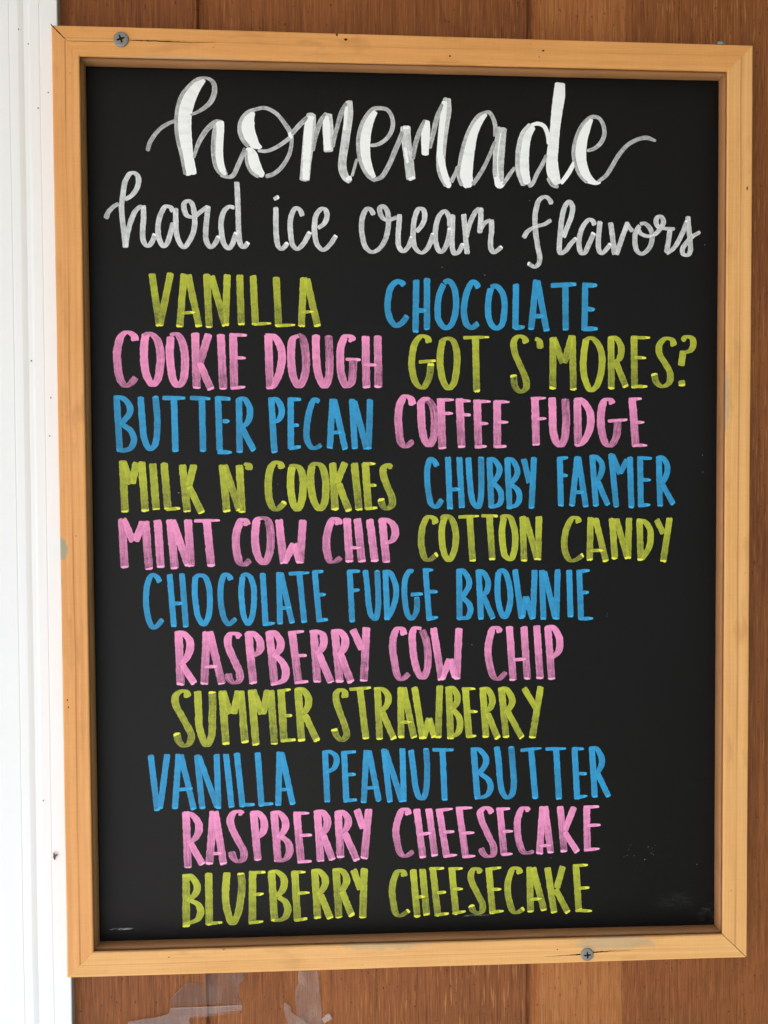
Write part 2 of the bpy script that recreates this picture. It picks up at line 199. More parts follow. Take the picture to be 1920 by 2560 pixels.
  ('VANILLA PEANUT BUTTER', 'blue', '''
2.03 1.18 : -164.68,-154.12 -160.94,-190.14 | -154.29,-153.9 -159.26,-188.65
2.03 1.18 : -147.22,-154.05 -149.93,-189.04 | -145.98,-154.24 -138,-189.83 | -147.88,-176.82 -138.7,-176.17
2.03 1.18 : -135.72,-154.7 -132.73,-189.45 | -134.73,-155.57 -123.34,-188.64 | -123.44,-154.53 -122.68,-189.68
2.03 1.18 : -117.58,-154.47 -114.29,-189.03
2.03 1.18 : -110.87,-153.93 -107.39,-188.85 | -108.9,-187.44 -99.81,-187.31
2.03 1.18 : -97.69,-154.02 -95.44,-188.61 | -96.86,-187.38 -88.01,-187.07
2.03 1.18 : -83.8,-153.79 -84.9,-188.52 | -82.7,-154.07 -75.6,-188.05 | -84.57,-178.15 -76.97,-178.15
2.03 1.18 : -54.97,-154.02 -53.72,-187.01 | -56.67,-154.85 -52.26,-154.42 -48.46,-156.9 -47.63,-160.35 -49.35,-165.03 -54.89,-167.92
2.03 1.18 : -42.93,-154.27 -41.57,-187.29 | -44.46,-155.26 -35.28,-154.76 | -41.73,-169.49 -35.52,-169.36 | -43.26,-186.22 -34.74,-185.73
2.03 1.18 : -28.63,-153.69 -30.49,-188.07 | -27.18,-154.07 -20.75,-187.17 | -29,-178.37 -21.31,-177.94
2.03 1.18 : -17.54,-153.23 -13.66,-187.94 | -16.52,-154.11 -5.95,-187.78 | -5.58,-153.03 -4.83,-187.97
2.03 1.18 : -0.1,-154.26 1.4,-166.53 3.08,-179.52 5.21,-185.18 7.53,-186.01 9.52,-180.52 10.24,-168.44 9.59,-153.33
2.03 1.18 : 20.15,-154.84 21.55,-187.72 | 13.62,-154.54 27.38,-154.81
2.11 1.18 : 40.14,-153.51 42.88,-187.17 | 38.59,-154.51 43.59,-154.87 47.91,-159.72 48.34,-163.19 46.61,-167.05 43.15,-170.88 | 44.45,-170.47 49.63,-174.48 51.36,-178.86 49.63,-184.03 45.3,-186.1 41.41,-185.75
2.11 1.18 : 55.27,-153.37 56.56,-163.36 57.43,-175.52 59.17,-183.38 62.2,-186.66 65.24,-184.38 66.37,-176.59 65.67,-166.15 64.62,-153.3
2.11 1.18 : 77.56,-155.12 80.47,-187.78 | 70.61,-156.02 84.52,-154.82
2.11 1.18 : 93.93,-155.44 95.91,-188.57 | 86.96,-155.48 100.47,-155.4
2.11 1.18 : 105.97,-154.64 107.81,-188.67 | 104.4,-155.48 112.1,-155.8 | 108.82,-171.85 114.07,-172.22 | 106.23,-187.76 114.55,-186.55
2.11 1.18 : 117.35,-154.86 119.38,-187.8 | 115.34,-155.69 119.72,-155.52 123.24,-160.38 123.87,-164.76 122.83,-168.66 119.77,-172.52 | 121.08,-172.11 128.6,-187.57
'''),
  ('RASPBERRY CHEESECAKE', 'pink', '''
2.53 1.1 : -143.02,-190.74 -142.15,-227.08 | -145.12,-191.97 -140.12,-192.51 -135.57,-197.75 -135.04,-202.89 -137.35,-207.96 -142.4,-210.99 | -140.72,-210.69 -132.91,-225.19
2.53 1.1 : -125.88,-190.89 -128.72,-225.31 | -125.04,-190.91 -119.66,-225.55 | -126.56,-218.25 -120.68,-218.23
2.53 1.1 : -107.86,-193.71 -109.1,-191.8 -112.46,-192.06 -115.19,-196.1 -114.23,-202.12 -110.11,-210.79 -106.8,-217.74 -107.26,-222.02 -110.22,-223.66 -113.15,-221.87 -114.79,-217.1
2.53 1.1 : -100.69,-191.74 -98,-223.56 | -102.55,-192.56 -98.17,-192.4 -94.41,-196.61 -93.77,-200.91 -94.9,-205.6 -99.14,-208.93
2.53 1.1 : -87.62,-192.05 -85.33,-224.5 | -89.74,-193.12 -85.1,-192.72 -80.91,-197.36 -80.34,-201.67 -82.24,-205.92 -86.06,-208.4 | -83.94,-207.6 -78.9,-212.45 -77.92,-218.07 -79.82,-222.33 -83.21,-223.96 -87.02,-223.86
2.53 1.1 : -73.26,-193.26 -70.69,-225.76 | -75.38,-193.46 -65.22,-193.7 | -72.09,-207.9 -63.61,-207.85 | -73.06,-225.09 -63.89,-224.74
2.53 1.1 : -60.12,-191.85 -58.2,-225.23 | -61.82,-192.93 -57.58,-192.77 -54.2,-196.72 -53.8,-201.04 -55.1,-204.88 -58.52,-208.24 | -56.4,-208.03 -50.53,-224.4
2.53 1.1 : -46.95,-192.59 -45.42,-223.24 | -48.66,-193.58 -44.41,-193.34 -41.02,-197.04 -40.44,-200.93 -41.91,-204.35 -44.9,-206.86 | -42.77,-206.91 -34.93,-225.25
2.53 1.1 : -35.03,-191.84 -30.82,-204.62 | -27.35,-191.76 -30.31,-224.34
2.36 1.1 : -1.69,-196.43 -2.96,-192.94 -5.54,-192.88 -8.12,-197.83 -9.87,-205.58 -9.21,-213.38 -6.92,-221.24 -3.92,-223.05 1.42,-219.98
2.36 1.1 : 3.48,-192.49 7.43,-224.66 | 11.21,-192.41 15.19,-223.73 | 4.03,-209.39 12.9,-208.31
2.36 1.1 : 18.09,-193.96 22.78,-224.63 | 15.77,-193.91 26.72,-193.04 | 20.22,-208.06 27.73,-207.81 | 21.05,-223.72 29.52,-223.07
2.36 1.1 : 30.77,-192.27 35.05,-225.13 | 28.7,-192.83 39.41,-192.64 | 31.87,-209.05 40.78,-208.84 | 33.15,-224.47 41.38,-224.08
2.36 1.1 : 52.23,-196.51 50.06,-193.59 47.46,-192.92 44.6,-195.63 45.46,-200.87 49.62,-210.54 53.09,-218.46 52.65,-223.68 49.18,-224.64 46.58,-222.65 44.85,-219.12
2.36 1.1 : 57.26,-193.33 60.04,-224.05 | 54.83,-193.96 63.94,-193.74 | 58.73,-208.59 65.86,-208.51 | 58.3,-223.66 65.69,-223.33
2.36 1.1 : 76.12,-195.69 74.38,-193.73 71.77,-194.1 69.16,-199.7 68.73,-208.4 70.04,-216.29 72.66,-222.2 75.71,-222.98 79.46,-222.03
2.36 1.1 : 85.27,-192.68 83.13,-224.05 | 86.58,-192.71 90.56,-223.64 | 82.69,-218.53 90.99,-218.4
2.36 1.1 : 96.62,-192.94 99.31,-223.17 | 105.81,-193.6 99.72,-208.74 | 99.28,-209.6 108.08,-223.4
2.36 1.1 : 113.96,-193.79 114.66,-222.52 | 111.94,-193.92 122.21,-193.81 | 113.73,-206.03 123.13,-205.82 | 112.46,-222.2 122.57,-221.32
'''),
  ('BLUEBERRY CHEESECAKE', 'yellow', '''
2.45 1.1 : -143.44,-230.9 -143.55,-265.22 | -145.55,-232.13 -140.94,-232.08 -137.22,-236.65 -136.42,-240.1 -138.14,-244.34 -143.2,-248.06 | -141.1,-247.69 -136.1,-250.84 -134.47,-255.19 -136.19,-259.86 -139.99,-261.9 -145.45,-263.02
2.45 1.1 : -129.19,-230.44 -129.1,-264.38 | -131.19,-263.28 -120.84,-262.74
2.45 1.1 : -117.68,-230.5 -118.63,-242.33 -117.9,-254.39 -114.36,-263.54 -110.93,-257.19 -109.16,-247.76 -108.25,-239.19 -108.85,-231
2.45 1.1 : -101.43,-230.09 -101.96,-264.18 | -103.12,-231.16 -93.24,-231 | -101.55,-245.4 -94.54,-244.92 | -104.24,-263.6 -94.93,-262.85
2.45 1.1 : -89.6,-230.24 -87.74,-263.07 | -91.3,-231.23 -86.65,-230.75 -82.02,-234.76 -81.46,-239.08 -82.93,-243.35 -86.35,-247.14 | -85.08,-247.17 -80.44,-251.19 -79.38,-255.98 -80.93,-260.25 -84.34,-262.31 -89,-261.99
2.45 1.1 : -74.79,-230.65 -73.14,-263.34 | -76.49,-231.46 -67.84,-231.7 | -73.19,-245.36 -65.38,-244.98 | -75.01,-262.77 -66.93,-261.8
2.45 1.1 : -62.05,-230.13 -60.38,-262.17 | -64.18,-231.11 -59.93,-230.88 -56.13,-234.62 -55.3,-238.96 -57.03,-243.23 -60.45,-246.59 | -58.33,-246.83 -52.03,-262.43
2.45 1.1 : -48.43,-229.82 -46.73,-262.16 | -50.57,-230.88 -45.88,-230.75 -42.49,-234.13 -41.66,-238.05 -42.95,-241.47 -45.11,-244.87 | -44.68,-244.89 -38.35,-261.11
2.45 1.1 : -37.35,-230.81 -32.71,-244.1 | -30.34,-230.14 -31.52,-262.62
2.28 1.1 : -4.39,-236.23 -5.67,-232.98 -8.67,-232.9 -11.26,-237.6 -12.58,-245.38 -11.75,-253.22 -10.06,-260.23 -7.48,-261.79 -1.45,-258.4
2.28 1.1 : 1.04,-231.69 3.71,-263.26 | 7.07,-231.59 9.75,-262.13 | 1.59,-250.13 8.92,-249.65
2.28 1.1 : 13.71,-231.17 17.09,-262.79 | 11.38,-231.71 21.04,-231.54 | 16.26,-247.51 22.31,-247.25 | 15.36,-261.87 24.01,-261.26
2.28 1.1 : 26.05,-231.68 28.77,-262.1 | 23.8,-232.05 33.14,-232.05 | 26.2,-245.18 33.3,-245.39 | 27.04,-261.17 35.1,-260.11
2.28 1.1 : 44.84,-235.24 43.1,-232.84 40.07,-232.93 38.33,-237.24 39.63,-242.51 43.09,-249.6 45.95,-255.8 45.69,-260.16 43.08,-261.57 40.05,-259.99 38.49,-256.01
2.28 1.1 : 50.05,-232.51 52.64,-262.29 | 47.87,-233.15 58.13,-232.12 | 51.34,-246.34 58.3,-246.28 | 51.34,-261.21 59.87,-260.59
2.28 1.1 : 70.49,-236.56 69.18,-233.29 66.13,-232.95 63.52,-237.94 62.31,-245.78 63.53,-254.57 66.15,-261.21 68.33,-261.89 73.13,-259.23
2.28 1.1 : 76.77,-232.19 77.32,-261.99 | 78.78,-232.68 86.25,-261.2 | 76.62,-253.64 84.92,-253.18
2.28 1.1 : 88.39,-232.94 92.82,-262.89 | 98.46,-232.34 94.54,-246.7 | 93.67,-247.11 102.03,-263.17
2.28 1.1 : 107.05,-231.26 109.06,-262.5 | 105.47,-232.27 114.95,-231.91 | 108.58,-247.1 116.05,-246.88 | 107.3,-261.57 117.69,-262.32
'''),
]
SUBTITLE = '''
1.83 1.22 : -188.13,180.27 -186.38,184.57 -183.41,187.71 -180.08,189.67 | -176.38,192.08 -171.93,195.09 -168.56,200.3 -168.12,206.21 -170.3,208.54 -172.88,208.2 -175.87,203.88 -177.44,195.75 -178.48,188.36 -178.01,179.51 -177.01,170.65 -176.38,162.67 | -176.38,162.67 -175.56,169.19 -173.24,178.09 -169.84,185.52 -166.87,188 -165.4,188.02 | -165.24,188.91 -165.11,181.15 -165.8,173 -165.49,167.45 -163.69,164.29 -161.99,164.16 -159.37,167.89 -158.22,171.61
1.83 1.22 : -146.99,185.08 -148.44,187.65 -151.38,188.35 -154.01,184.99 -155.92,179.04 -156.36,172.37 -155.31,167.2 -153.14,163.74 -150.9,165.76 -148.6,172.46 -147.06,178.41 | -145.49,187.32 -145.42,179.91 -145.27,173.24 -143.49,166.59 -140.56,163.35 -137.56,166.65 -134.53,173.37 -133.72,180.06 -134.04,184.5 -135.1,189.68 -137.3,191.87 -139.9,190.73 -140.31,187.39 -138.5,182.96 -134.44,182.13 -130.7,184.92 -125.47,188.69 | -125.47,189.06 -126.28,181.63 -127.11,172.71 -126.79,167.51 -124.23,163.45 -121.23,166.09 -118.96,170.58
1.83 1.22 : -109.13,187.8 -112.1,188.72 -115.47,186.23 -117.38,180.26 -117.44,173.57 -116.02,166.15 -113.08,162.83 -110.82,165.46 -108.14,172.93 | -107.72,204.15 -107.22,193.02 -106.95,181.88 -106.66,171.46 -105.6,165.52 -103.75,163.67 -100.73,167.06
1.83 1.22 : -83.58,188.77 -83.65,179.46 -83.34,170.51 -82.26,164.55 -80.03,162.93 -76.25,166.86 | -84.82,193.45 -81.66,195.43
1.83 1.22 : -67.13,183.39 -68.61,187.11 -71.22,188.41 -73.88,184.05 -74.82,178.07 -74.35,170.61 -73.26,165.39 -70.65,163.03 -67.25,165.46 -62.31,173.74
1.83 1.22 : -57.4,176.04 -53.24,179.46 -51.71,184.34 -52.82,187.68 -55.07,188.18 -58.48,184.25 -59.65,177.51 -59.32,170.78 -57.84,165.56 -54.47,162.6 -50.31,165.64 -46.13,171.68
1.83 1.22 : -22.63,184.71 -24.13,187.68 -26.4,188.7 -29.07,184.62 -30.23,177.86 -29.51,170.37 -28.02,165.14 -24.25,161.65 -20.07,162.97 -15.49,169.03 -13.57,176.56 -13.17,182.57 -14.28,187.81 -16.93,190.4 -18.68,188.88 -18.46,185.88 -16.2,182.39 -12.41,181.83 -7.85,183.54 | -6.32,185.29 -6.73,178.15 -7.28,171.38 -6.77,165.37 -4.12,162.23 -0.68,165.43 2,171.86
1.83 1.22 : 4.29,174.52 8.11,179.08 9.65,184.36 8.52,188.48 5.86,188.98 3.56,184.29 2.4,176.75 2.38,169.98 3.5,164.72 7.31,161.45 11.13,164.05 15.35,173.9
1.83 1.22 : 25.39,178.06 25.02,184.08 22.35,187.66 19.29,185.51 16.99,179.46 16.21,171.92 17.34,165.15 19.62,162 22.31,164.45 24.61,170.51 25.77,177.31 | 27.31,185.61 27.07,177.32 26.9,169.02 27.28,163.74 28.42,161.11 30.72,161.89 34.18,167.59
1.83 1.22 : 34.2,186.08 34.96,178.17 35.71,169.12 36.47,160.82 | 35.71,171.39 38.02,179.72 42.25,188.07 44.55,189.76 | 45.16,190.22 45.16,182.82 44.38,174.13 | 44.54,176.02 47.61,180.59 51.45,182.52 | 51.84,182.91 52.07,176.11 51.3,168.54 51.83,164.01 53.37,162.13 58.76,165.97
1.83 1.22 : 90.55,192.86 88.61,196.24 85.9,197.49 82.43,195.4 80.51,190.08 79.74,183.25 80.53,172.65 81.7,165.08 82.87,159.02 82.1,155.22 79.78,153.37 76.68,154.78 75.14,155.91 | 72.42,171.43 75.12,175.62 80.52,178.72 85.93,180.3 90.18,183
1.83 1.22 : 97.95,172.09 100.65,178.96 103.35,186.58 103.72,191.9 101.78,194.75 99.07,191.83 97.15,184.99 96.01,175.11 95.4,166.75 96.03,162.04 99.13,163.37 103.01,168.35 106.49,171.81
1.83 1.22 : 118.13,179.93 116.96,182.58 114.62,183.53 111.52,180.61 108.82,174.5 108.06,167.65 109.63,162.18 111.57,162.36 114.67,168.48 117.76,175.36 | 121.63,182.63 121.02,176.92 120.5,170.07 120.91,164.74 122.48,162.32 126.36,165.56 128.69,168.63
1.83 1.22 : 128.25,181.95 129.45,174.74 131.06,161.42 | 139.57,182.09 135.71,171.76 132.24,161.43 | 138.4,182.08 139.97,179.43 142.72,176.41
1.83 1.22 : 147.4,180.28 144.68,175.68 144.16,170.33 145.52,164.24 148.66,162.21 152.18,164.31 154.9,168.92 155.26,174.27 153.67,178.83 150.53,181.46 147.4,181.04 | 145.85,177.98 148.21,174.95 152.92,173.48 157.61,175.06 161.51,179.69 162.67,183.14 161.08,185.94 159.12,185.77 157.81,183.08 159.16,179.66 163.87,178.42 170.16,178.26
1.83 1.22 : 167.02,178.23 166.27,172.1 164.75,162.91 | 164.75,162.53 169.45,166.02 174.9,175.26 178.39,183.71
1.83 1.22 : 178.61,186.39 179.2,179.14 180.05,170.73 180.32,164.61 178.92,161.91 175.77,162.26 175.12,165.32 177.3,169.17 182,173.81 186.71,176.55
'''
TITLE = '''
G -162.29,222.15,2.44 -160.38,227.93,2.6 -155.15,235.01,2.44 -149.96,238.78,2.29 -143.67,241.33,2.14
G -135.89,244.57,1.53 -129.95,247.26,2.14 -123.24,252.91,3.05 -120.81,259.59,3.21 -121.65,264.72,2.75 -125.32,267.22,1.83 -131.23,266.58,1.91 -136.44,262.21,2.29 -140.93,256.24,2.6 -143.59,248.1,2.6 -144.43,239.25,2.6 -143.78,230.42,2.6 -141.31,220.14,2.6 -139.22,207.98,2.29
W -126.81,266.09,1.99 -132.02,261.57,6.11 -136.52,254.86,8.55 -139.19,245.98,8.86 -139.49,238.61,8.4 -138.99,229.77,8.09 -138.06,220.19,7.64 -136.8,213.56,7.33 -135.52,207.82,6.87
G -134.08,218.41,1.83 -130.88,227.69,2.75 -125.62,235.91,3.21 -120.4,240.43,3.05 -117.43,240.85,2.29
G -118.16,241.8,5.34 -118.74,235.29,7.02 -119.65,225.67,7.33 -119.42,218.28,7.02 -117.84,212.38,6.41 -114.4,207.25,3.82
W -118.02,241.21,5.8 -118.22,235.3,6.11 -118.9,225.68,6.11 -118.83,218.29,6.11 -117.47,212.39,5.34 -114.76,207.98,3.05
G -117.73,208.31,2.29 -114.03,206.88,1.91 -110.31,207.68,2.75 -106.53,214.78,2.9 -102.13,224.85,2.6
G -95.83,248.86,2.29 -101.05,245.95,3.21 -104.96,240.71,2.75 -105.46,234.79,2.75 -103.42,229.64,2.75 -100.11,226,2.75
W -97.33,247.13,3.36 -100.34,242.27,8.09 -100.39,237.09,8.09 -99.31,232.67,7.94 -96.37,227.54,6.11 -92.29,225.09,1.68
W -100.48,225.25,3.51 -98.66,220.83,7.48 -97.21,215.67,8.09 -94.79,211.25,6.87 -90.94,207.97,3.05
G -101.61,223.75,1.99 -101.3,216.34,2.14 -98.75,210.45,2.14 -93.93,207.18,2.14
G -96.2,248.63,2.29 -89.86,249.71,2.29 -83.18,246.66,2.44 -78.37,241.19,2.6 -74.3,234.59,3.05 -73.6,228.67,2.29 -75.15,221.22,2.44 -79.69,213.72,2.6 -84.95,209.18,2.6 -89.82,207.62,2.6
G -94.54,223.5,1.83 -89.32,223.21,2.14 -82.59,225.92,2.29 -73.95,232,2.6
W -74.45,235.33,2.6 -73.96,231.04,2.6
G -73.56,233.87,2.9 -68.28,239.89,3.05 -61.51,245.58,3.44
S -61.12,247.07,5.34 -62.16,237.78,7.18 -63.11,228.85,7.02 -64.38,218.42,6.41 -65.67,205.15,6.11
W -61.51,245.58,5.34 -62.46,237.77,6.11 -63.26,228.85,5.96 -64.38,218.42,5.5 -65.36,205.6,5.04
G -60.15,223.69,1.68 -59.21,228.91,1.99 -57.82,235.63,3.05 -54.78,243.11,3.05 -51,246.89,3.82
S -51,247.04,5.34 -50.9,237.98,6.87 -50.65,230.55,6.57 -50.76,223.25,5.65
W -51.39,245.4,4.58 -51.2,237.97,5.65 -50.95,230.54,5.34 -50.83,224.22,5.04
G -47.79,226.17,1.99 -47.24,230.64,2.44 -45.32,238.11,2.75 -42.26,247.83,3.05 -38.85,253.47,3.05
S -37.71,255.2,4.2 -37.75,247.18,5.19 -38.93,238.23,5.19 -40.49,227.78,5.19 -41.89,218.81,5.04 -41.92,212.85,5.19 -39.84,207.65,4.58 -36.83,205.09,3.44
W -39.08,251.61,3.05 -39.65,243.42,2.75 -40.44,236.71,1.99
W -39.84,206.76,3.51 -36.3,207.11,3.36
G -36.06,208.46,1.83 -34.3,214.46,1.83 -32.92,219.33,1.83
G -24.65,227.67,1.99 -19.74,228.5,2.29 -13.67,232.71,2.6 -10.62,238.73,2.75 -10.6,244.7,2.6 -13.6,249.86,2.44 -18.13,250.9,2.44 -22.67,250.06,2.75 -27.98,243.64,3.05 -31.41,233.89,3.05 -31.68,224.94,3.05 -29.99,216.76,3.05 -25.86,209.36,3.05 -21.34,205.84,2.29
W -21.16,249.13,3.51 -24.96,243.69,6.11 -27.41,235.45,7.02 -28.36,226.49,7.48 -27.63,219.04,7.02 -25.47,212.35,5.8 -22.09,207.55,3.05
G -22.1,206.42,2.14 -17.55,208.36,2.9 -12.98,215.54,3.05 -8.39,226.08,3.21 -3.81,236.62,3.21
S -2.43,240.23,6.26 -1.93,231.42,6.11 -0.45,220.23,5.96 1.03,206.77,5.8
W -3.8,238.86,3.05 -0.01,239.3,2.29
W -0.49,207.12,2.6 3.31,208.67,2.29
W -2.48,226.92,2.29 -0.99,217.22,1.99
G 2.36,219.52,1.99 3.75,228.52,3.05 6.81,237.55,3.05 10.63,243.97,3.36
W 10.78,243.98,4.28 10.38,237.61,5.65 10.06,229.38,5.19 9.97,222.04,4.28
G 13.02,226.44,1.99 15.17,236.2,3.05 18.24,247.48,3.21 23.58,256.92,3.51
S 23.97,258.05,4.58 23.19,249.81,6.57 21.65,239.31,6.26 20.33,227.31,5.8 19.85,217.55,5.8 21.06,210.82,6.11 24.25,203.73,5.04
W 22.97,256.16,4.58 22.04,246.8,5.19 20.88,237.8,5.04 19.95,227.3,4.73 20.01,217.55,5.04 21.52,210.82,5.34 24.64,204.11,4.28 26.16,203,2.6
G 26.16,205.64,3.05 28.85,210.93,2.29 30.53,215.84,1.99
G 49.14,249.7,2.29 44.17,247.21,3.05 38.81,239.62,3.05 34.22,227.54,3.05 31.91,216.99,2.6 31.14,209.47,2.6 33.42,203.48,2.6
W 48.38,248.79,2.75 44.01,243.84,5.04 40.03,236.64,6.72 37.73,227.6,7.79 36.35,218.56,8.4 35.57,210.28,8.7 36.64,205.04,7.33 37.09,202.41,3.82
G 48.38,249.69,2.14 50.67,249.43,2.44 53.35,245.13,2.6 54.42,239.9,2.75 53.89,234.63,1.83
G 39.93,204.33,2.75 45.68,212.69,2.6 50.28,221.79,2.44 54.5,231.64,2.6
S 58.87,240.35,6.11 58.18,236.96,6.41 57.03,227.92,7.33 56.26,217.37,7.02 56.42,209.85,6.57 57.18,203.07,4.28
W 57.95,236.96,1.53 56.57,227.91,1.68 55.8,217.37,1.53 56.11,209.84,1.83
W 55.5,209.83,3.97 57.03,204.58,4.89 60.26,206.13,2.6
G 59.11,204.76,2.29 63.33,210.7,2.6 66.79,215.66,1.99
S 77.71,242.3,4.58 73.87,236.21,7.02 71.8,228.65,7.94 71.19,221.1,8.25 71.58,213.57,8.4 74.05,204.55,6.41
W 78.1,241.55,4.58 74.49,235.84,6.26 72.8,228.66,6.87 72.04,221.12,7.48 72.35,213.58,7.48 74.21,205.31,5.65
W 77.33,242.14,2.14 81.56,243.12,2.44 85.42,241.53,2.75 87.74,236.45,2.75 88.37,230.43,2.29
G 75.44,203.82,2.6 77.75,205.21,2.6 80.83,211.45,2.6 84.68,218.3,2.6 87.14,223.62,2.14
W 95.55,268.81,6.41 95.02,260.68,7.48 93.65,250.87,7.02 92.36,239.55,6.41 91.3,228.97,7.02 90.55,219.9,7.48 91.33,212.36,7.94 93.98,205.22,5.34
G 87.78,209.29,2.29 90.88,204.8,2.29 94.75,203.72,2.14
W 96.14,205.78,2.6 100.93,212.13,3.05 105.17,219.76,2.6
G 112.9,226.69,1.83 117.17,227.9,2.29 121.81,231.76,2.75 124.12,237.09,2.75 123.33,243.12,2.6 120.6,247.23,2.29 116.33,247.9,2.6 110.92,243.65,2.75 105.91,233.75,2.75 104.61,224.66,3.05 106.58,215.62,2.75 109.46,210.37,2.44 113.35,206.79,2.29
W 115.71,246.61,2.75 112.47,241.42,5.96 109.78,233.82,7.18 108.49,224.73,7.94 109.67,216.43,7.64 112.72,210.42,6.41 118.79,206.56,2.6 121.9,207.06,1.37
G 119.95,207.34,1.99 125,210.98,2.6 128.87,216.72,2.75 133.51,224.38,2.75 138.94,230.53,2.6 145.94,234.44,2.44 151.4,235.44,2.6 157.5,233.58,1.68
'''
FRAME_OUT = [(-215.62, 291.01), (214.57, 288.83), (215.41, -289.74), (-214.5, -288.35)]
FRAME_IN = [(-199.3, 273.0), (198.36, 272.5), (199.24, -273.98), (-198.26, -272.59)]
CAM_ROT = [[0.99871, 0.005282, -0.050497], [-0.050624, 0.027602, -0.998336], [-0.00388, 0.999605, 0.027834]]
CAM_LOC = [-0.04332, -0.51226, 0.01279]
PANEL_Y = 0.0124
TAPES = {'a': [(-181.83, -328.2), (-168.92, -326.29), (-155.98, -323.92), (-155.49, -319.99), (-142.11, -319.92), (-125.99, -319.77), (-109.65, -319.61), (-109.77, -323.3), (-127.84, -324.94), (-143.52, -326.85), (-142.77, -332.21), (-141.86, -339.61), (-142.38, -346.96), (-182.93, -345.39), (-182.36, -335.33)], 'b': [(-155.26, -314.68), (-150.03, -309.45), (-144.62, -304.23), (-144.17, -303.15), (-140.17, -305.12), (-134.36, -305.5), (-134.03, -299.46), (-107.86, -299.43), (-108.44, -303.55), (-111.52, -306.84), (-111.2, -311.27), (-112.48, -314.45), (-110.01, -319.23), (-125.99, -319.4), (-142.1, -319.55), (-155.49, -319.62)], 'c': [(-73.43, -299.67), (-60.94, -299.91), (-59.91, -310.29), (-58.71, -322.36), (-57.86, -330.73), (-56.64, -340.05), (-55.79, -350.29), (-72.14, -349.66), (-73.88, -339.4), (-74.17, -328.28), (-75.18, -317.15), (-75.13, -310.69), (-73.31, -307.98)], 'd': [(-82.33, -318.93), (-78.47, -321.84), (-78.13, -325.37), (-73.81, -328.48), (-67.49, -333.16), (-62.99, -337.96), (-62.13, -346.34), (-78.45, -345.71), (-79.65, -336.41), (-81.5, -328.02), (-83.0, -323.8)], 'e': [(-58.04, -330.91), (-55.66, -328.5), (-53.47, -327.0), (-51.49, -330.97), (-53.87, -331.99), (-56.6, -333.93)]}
MARKS = {'screw1': (-174.27, 282.91), 'screw2': (110.91, -283.84), 'crackTop': [(-206.83, 281.56), (-178.78, 281.5), (-169.77, 282.66), (-156.01, 282.62), (-134.6, 282.28), (-117.87, 282.67)], 'crackBot': [(83.74, -284.5), (98.66, -284.08), (106.65, -283.83), (115.17, -282.68), (127.07, -282.29), (139.52, -282.44)], 'gray1': (-214.77, -22.84), 'gray2': (119.29, -278.03), 'gray3': (-13.43, -274.53), 'gray4': (198.68, 67.98), 'gray0': (-139.46, 272.91), 'blue': (192.88, 289.56), 'nicks': [(-45.02, 288.89), (-39.69, 286.14), (24.16, 277.73), (81.87, 282.16), (79.39, 278.22), (211.24, 200.14), (-152.18, -277.11), (91.7, -280.24), (-118.18, -273.43), (-205.1, -15.11), (-211.79, -115.45), (-211.13, -119.89), (-119.57, 279.53), (211.16, 88.1)], 'lipnicks': [(198.74, 205.96), (202.3, -225.69)], 'fleck': [(-225.14, -216.93), (-225.66, -218.7)], 'dots': [(-233.39, 285.45), (-227.98, 246.88), (-221.81, 256.45), (-234.44, 92.63), (-223.12, 69.96), (-231.28, -181.68), (-239.01, 294.24), (-223.96, 46.45)], 'specks': [(20.49, 152.61), (47.72, 147.85), (76.33, 194.88), (189.86, 168.49), (152.69, -229.59), (187.35, -233.7), (189.23, 33.77), (189.57, 22.93), (-83.55, 16.15), (-145.38, 10.87), (39.34, -87.25)], 'ghost': [(143.1, -219.57), (142.05, -222.71), (141.01, -226.37), (138.89, -227.37), (145.51, -226.76), (154.77, -221.19), (157.43, -222.06), (157.98, -224.18), (156.92, -225.48), (158.52, -226.57), (159.55, -220.26), (-48.38, -219.8), (-47.11, -221.9), (-45.85, -224.53), (-128.52, -66.26), (-45.89, -137.33), (-46.41, -138.86), (-145.88, 10.87), (127.2, -68.2), (126.94, -69.75), (94.05, -216.73), (90.92, -226.88)], 'smear': [(-195.1, -264.82), (-173.89, -265.22)], 'smear2': [(31.37, -262.44), (52.21, -263.86)], 'smudge': (173.61, -257.45), 'smudge2': (195.08, -268.19)}

# ------------------------------------------------------------------ camera, world, sun, exposure
cam_d = bpy.data.cameras.new("camera")
cam_d.sensor_fit = 'AUTO'
cam_d.sensor_width = 36.0
cam_d.lens = 36.0 * 2071 / 2560
cam_d.clip_start = 0.01
cam_d.clip_end = 2000
cam = bpy.data.objects.new("camera", cam_d)
C.objects.link(cam)
m4 = Matrix(CAM_ROT).to_4x4()
m4.translation = Vector((CAM_LOC[0], CAM_LOC[1], CAM_LOC[2] + OZ))
cam.matrix_world = m4
scene.camera = cam

SUN_EL, SUN_AZ = math.radians(48), math.radians(-52)   # azimuth from straight in front of the wall, minus = left
world = bpy.data.worlds.new("World")
scene.world = world
world.use_nodes = True
nt = world.node_tree
nt.nodes.clear()
sky = nt.nodes.new('ShaderNodeTexSky')
sky.sky_type = 'NISHITA'
sky.sun_disc = False
sky.sun_elevation = SUN_EL
sun_dir = Vector((math.sin(SUN_AZ) * math.cos(SUN_EL), -math.cos(SUN_AZ) * math.cos(SUN_EL), math.sin(SUN_EL)))
sky.sun_rotation = math.atan2(sun_dir.x, sun_dir.y)
sky.air_density = 1.0
sky.dust_density = 3.0
sky.ozone_density = 1.0
bg = nt.nodes.new('ShaderNodeBackground')
bg.inputs['Strength'].default_value = 0.15
wo = nt.nodes.new('ShaderNodeOutputWorld')
nt.links.new(sky.outputs[0], bg.inputs['Color'])
nt.links.new(bg.outputs[0], wo.inputs['Surface'])

